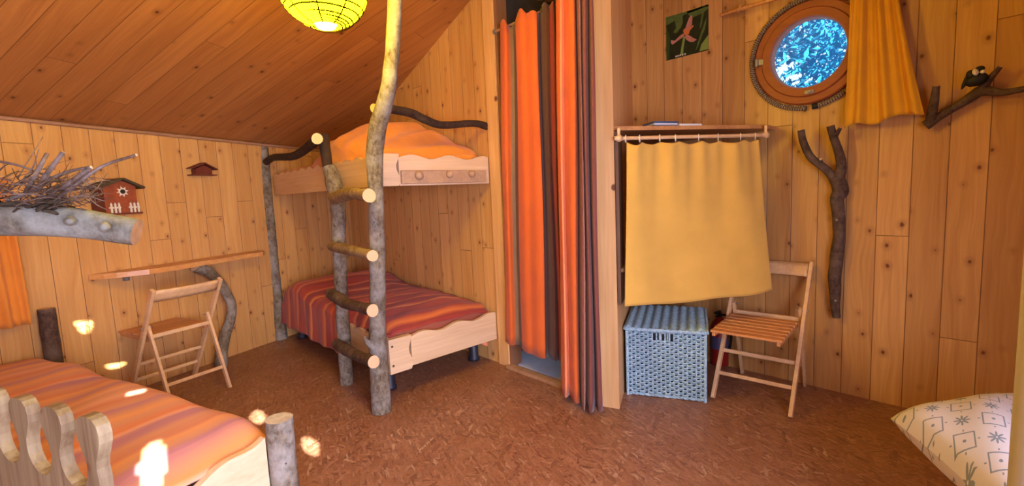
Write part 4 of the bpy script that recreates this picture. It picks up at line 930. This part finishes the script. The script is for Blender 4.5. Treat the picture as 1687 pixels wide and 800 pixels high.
m = MB(); m.grid(lid, 72, 90)
for k in range(4):
    cc = [lid(a, b) for a, b in ((0, 0), (1, 0), (1, 1), (0, 1), (0, 0))]; a_, b__ = np.array(cc[k]), np.array(cc[k+1])
    for ph in (0, math.pi): m.tube([a_+(b__-a_)*q/26+Z*(.005*math.sin(q*1.7+ph)-.002) for q in range(27)], .0055, 6, cap=None)
m.build('lid', M['wicker'], bk_, solid=.006)
for k in range(2):
    p = BO+bu*(BW*(.43+.10*k))-bv*.002; m = MB(); m.tube([p+Z*(BH-.075), p+Z*(BH-.02)], .005, 6, cap=0); m.build('handle_bar', M['wicker'], bk_)

# ================================================================= FIRE EXTINGUISHER
EX = fl(1181, 602)+np.array([.0, .05, 0])
ex = thing('fire_extinguisher', 'dark red fire extinguisher standing between the wicker basket and chair', 'extinguisher', tuple(EX))
m = MB(); m.lathe([(0, 0), (.055, 0), (.062, .01), (.062, .25), (.055, .29), (.035, .32), (.018, .345)], EX, 28); m.build('cylinder', M['extred'], ex)
m = MB(); m.lathe([(.0625, .12), (.0628, .121), (.0628, .21), (.0625, .211)], EX, 28); m.build('label_band', M['label'], ex)
m = MB(); m.lathe([(.017, .34), (.02, .36), (.016, .375), (0, .378)], EX, 16); m.box(EX+[0, -.03, .385], (.018, .10, .012), bev=.003); m.box(EX+[0, -.025, .36], (.016, .08, .008), bev=.002); m.build('valve', M['black'], ex)
m = MB(); m.tube([EX+[.02, 0, .36], EX+[.08, -.01, .35], EX+[.085, -.02, .2], EX+[.07, -.02, .1]], .008, 8, sub=5, cap=0); m.build('hose', M['black'], ex)

# ================================================================= PICTURE
Pq = lambda u, v, y=YD-.004: (-1.822+.309*u, y, 2.176+.292*v)
pic = thing('flower_photo', 'square photo print of a pink orchid pinned on the right wall', 'picture', Pq(.5, 0))
def poly_on(m, pts, y, mi):
    n = len(pts); m.add([Pq(u, v, y) for u, v in pts], [list(range(n))], None, mi)
m = MB(); m.box((-1.822+.1545, YD-.0025, 2.176+.146), (.309, .004, .292), mi=0)
y = YD-.0052
def strip(pts, w, mi, yy):
    for k in range(len(pts)-1):
        a, b = np.array(pts[k]), np.array(pts[k+1]); d = (b-a)/np.linalg.norm(b-a); nn = np.array([-d[1], d[0]]); w0, w1 = (w, w) if np.isscalar(w) else (w[k], w[k+1])
        poly_on(m, [tuple(a+nn*w0), tuple(a-nn*w0), tuple(b-nn*w1), tuple(b+nn*w1)], yy, mi)
strip([(.0, .93), (.45, .98), (1, .99)], [.10, .03, .02], 1, y); poly_on(m, [(.2, 1), (.25, .72), (.36, .66), (.42, .8), (.4, 1)], y-.0001, 1)
poly_on(m, [(.5, 1), (.62, .82), (.9, .86), (1, .92), (1, 1)], y, 1); poly_on(m, [(.8, .02), (.84, .16), (1, .34), (1, .02)], y, 2); poly_on(m, [(.93, .5), (.75, .1), (.7, .03), (.82, .4), (.97, .75)], y-.0001, 1)
poly_on(m, [(.88, .98), (.93, .98), (.84, .55), (.8, .52)], y-.0001, 1); poly_on(m, [(0, .0), (.06, .0), (.10, .5), (.02, .8), (0, .7)], y-.0001, 3); poly_on(m, [(.18, .62), (.30, .78), (.40, .86), (.34, .66), (.26, .58)], y-.0002, 1)
strip([(.38, .03), (.40, .2), (.45, .45)], [.035, .03, .025], 2, y-.0002)
y -= .0004
poly_on(m, [(.45, .54), (.49, .68), (.56, .84), (.62, .90), (.64, .82), (.63, .68), (.57, .58), (.50, .5)], y, 4)
poly_on(m, [(.45, .46), (.30, .40), (.16, .34), (.12, .38), (.12, .46), (.16, .44), (.22, .42), (.34, .50), (.42, .53)], y, 4)
poly_on(m, [(.49, .48), (.56, .45), (.66, .36), (.74, .30), (.66, .27), (.58, .29), (.50, .36), (.46, .43)], y, 4)
poly_on(m, [(.42, .60), (.46, .64), (.50, .58), (.56, .62), (.66, .66), (.67, .62), (.58, .55), (.56, .48), (.48, .46), (.44, .50)], y-.0001, 5)
for u in (.22, .27, .32, .38, .44): poly_on(m, [(u, .03), (u+.02, .07), (u+.05, .05), (u+.03, .02)], y, 6)
m.build('photo_print', [plain('print_dark', (.018, .035, .012), .3, nz=.5, sc_=25.), plain('print_green', (.12, .20, .05), .3, nz=.4, sc_=25.), plain('print_lime', (.22, .34, .07), .3), plain('print_deep', (.03, .08, .02), .3), plain('print_pink', (.60, .26, .20), .3, nz=.25, sc_=30.), plain('print_orange', (.65, .20, .06), .3), plain('print_white', (.7, .68, .6), .3)], pic)

# ================================================================= WINDOW CURTAIN AND TWIG ROD
cu0, cu1 = yp(1404, 0, 3.16)[0], yp(1484, 0, 3.16)[0]
b0, b1 = yp(1388, 212, 3.14)[0], yp(1524, 180, 3.16)[0]
zt_ = 2.33
x0t, x1t = cu0-.005+.0, cu1-.03
def ac(u, v):
    q = 1-v; k = q**1.0; a = x0t+(x1t-x0t)*u; b = b0+(b1-b0)*u; x = a+(b-a)*(q**1.2)
    z = zt_+(1.55-zt_)*q+ (.03*sstep(.25, 0, abs(u-.35))*0+ .012*math.sin(u*11)+.035*u)*q
    y = 3.15+.022*math.sin(u*17+q*1.2)*(.35+.65*q)+.010*math.sin(u*37+q*3)
    return (x, y, z, u, v)
m = MB(); m.grid(ac, 90, 40); tag(m.build('window_curtain', M['amber'], solid=.004), 'amber yellow curtain pulled to the right of the round window', 'curtain')
m = MB(); m.tube([(-1.42, 3.225, 2.37), (-1.28, 3.20, 2.362), (-.9, 3.17, 2.348), (-.3, 3.16, 2.33)], [.009, .012, .010, .009], 10, .12, sub=5)
m.tube([(-1.30, 3.19, 2.345), (-1.285, 3.20, 2.385)], [.014, .012], 8, .15)
tag(m.build('curtain_branch', [M['desk'], M['cut']]), 'slim peeled branch used as a curtain pole above the round window', 'rod')

# ================================================================= WALL BRANCHES
hk = thing('branch_hook', 'forked dark branch fixed upright on the right wall as coat hook', 'hook', (-.735, 3.2, .46))
m = MB(); m.tube([yp(x, y, 3.20) for x, y in ((1378, 523), (1375, 470), (1378, 425), (1383, 375), (1379, 330), (1384, 315), (1378, 292))], [.020, .030, .033, .033, .034, .040, .036], 14, .14, sub=6)
m.build('trunk', [M['hookbark'], M['cut']], hk)
m = MB(); m.tube([yp(x, y, yy) for x, y, yy in ((1380, 300, 3.2), (1362, 280, 3.18), (1335, 258, 3.14), (1324, 235, 3.13), (1320, 214, 3.12))], [.026, .022, .020, .019, .018], 12, .1, sub=5); m.tube([yp(1352, 270, 3.17), yp(1352, 262, 3.13)], [.015, .008], 8); m.build('prong', [M['hookbark'], M['cut']], hk)
m = MB(); m.tube([yp(x, y, yy) for x, y, yy in ((1380, 302, 3.2), (1386, 270, 3.18), (1378, 240, 3.15), (1368, 207, 3.12))], [.030, .024, .021, .020], 12, .1, sub=5); m.tube([yp(1374, 228, 3.14), yp(1380, 218, 3.12), yp(1385, 210, 3.11)], [.014, .011, .009], 8, sub=3); m.build('prong', [M['hookbark'], M['cut']], hk)
for (x, y) in ((1378, 362), (1376, 495)): m = MB(); q = yp(x, y, 3.165); m.lathe([(0, .003), (.006, .002), (.007, 0)], q, 10, axis=(0, -1, 0)); m.build('screw', M['metal'], hk)
wb = thing('wall_branch', 'dark forked branch mounted sideways on the right wall at the frame edge', 'branch', (-.2, 3.2, 1.5))
m = MB(); m.tube([yp(x, y, yy) for x, y, yy in ((1524, 207, 3.20), (1545, 193, 3.2), (1575, 175, 3.2), (1602, 158, 3.2), (1618, 150, 3.19), (1650, 152, 3.19), (1690, 146, 3.19), (1760, 135, 3.2))], [.024, .019, .019, .024, .026, .017, .014, .012], 12, .12, sub=6); m.build('stem', [M['hookbark'], M['cut']], wb)
m = MB(); m.tube([yp(x, y, yy) for x, y, yy in ((1534, 200, 3.2), (1538, 170, 3.16), (1543, 141, 3.13))], [.022, .019, .015], 12, .12, sub=5); m.build('prong', [M['hookbark'], M['cut']], wb)
m = MB(); m.tube([yp(x, y, yy) for x, y, yy in ((1615, 150, 3.19), (1632, 128, 3.17), (1649, 109, 3.14))], [.022, .014, .009], 12, .1, sub=5); m.build('prong', [M['hookbark'], M['cut']], wb)
# black and white furry bird
bc = yp(1608, 133, 3.155)
bd = thing('toy_bird', 'small black and white toy bird perched on the sideways branch', 'toy', tuple(bc))
m = MB()
def blob(m, c, r, mi=0, nz=.06, axis=(0, 0, 1)):
    prof = [(max(0.0001, r[0]*math.sin(a))*(1+nz*math.sin(a*9)), -r[1]*math.cos(a)) for a in np.linspace(0, math.pi, 12)]; m.lathe(prof, c, 16, mi, axis=axis)
blob(m, bc+[0, 0, .005], (.030, .042), 0, axis=(1, 0, .25)); m.build('body', M['black'], bd)
m = MB(); blob(m, bc+[-.018, -.012, .030], (.018, .022), 0); blob(m, bc+[.012, -.014, .050], (.017, .013), 0); m.build('head', M['black'], bd)
m = MB(); blob(m, bc+[-.002, -.026, .036], (.016, .011), 0, axis=(1, 0, .3)); blob(m, bc+[.022, -.020, .034], (.010, .009), 0); tag(m.build('breast', M['white'], bd), 'white breast')
m = MB(); m.tube([bc+[-.028, -.005, .02], bc+[-.040, -.003, -.01], bc+[-.048, 0, -.03]], [.012, .009, .003], 8, sub=3, cap=0); m.build('tail', M['black'], bd)

# ================================================================= PILLOW, BENCH AND PALE POLE
pc = np.array([.10, 1.965, .455]); pu = np.array([.53, .85, 0]); pu /= np.linalg.norm(pu); pv = np.array([.50, -.87, 0]); pv /= np.linalg.norm(pv)
def pil(u, v, sgn):
    x, y = 2*u-1, 2*v-1; e = (1-x**4)*(1-y**4); c = 1-.07*(1-x*x)*0
    k = .33; p = pc+pu*x*k*(1-.06*(1-y*y)*0)*1.12+pv*y*k*1.12
    # sides draw in between the corners
    p = pc+(pu*x*(1-.07*(1-x*x*0)*(1-y*y)*abs(x)**3)+pv*y*(1-.07*(1-x*x)*abs(y)**3))*.375
    h = .105*max(e, 0)**.42*(1+.10*math.sin(x*4+1)*math.sin(y*3)); return (*(p+Z*(sgn*h*(1 if sgn > 0 else .8)+.03*(y*.3-x*.2)+.012*math.sin(x*7+y*5)*e)), u*.75, v*.75)
m = MB(); m.grid(lambda u, v: pil(u, v, 1), 48, 48); m.grid(lambda u, v: pil(v, u, -1), 48, 48)
tag(m.build('pillow', M['pillow']), 'white pillow printed with blue squares and stars at the lower right', 'pillow')
be = thing('bench', 'low wooden bench under the patterned pillow, mostly outside the frame', 'bench', (.42, 2.15, 0))
m = MB(); m.box((.44, 2.15, .345), (.9, .95, .03), bev=.005); m.build('bench_top', M['boardx'], be)
for x in (.05, .83):
    for y in (1.73, 2.57): m = MB(); m.box((x, y, .165), (.05, .05, .33), bev=.004); m.build('leg', M['boardx'], be)
m = MB(); m.tube([(.046, 1.05, 0), (.047, 1.05, .7), (.046, 1.05, 1.4), (.046, 1.05, 2.1), (.046, 1.05, 2.94)], [.05, .049, .0485, .048, .047], 20, .015, sub=4)
tag(m.build('peeled_pole', [M['pale'], M['cut']]), 'pale peeled wooden pole standing at the right edge of the view', 'pole')
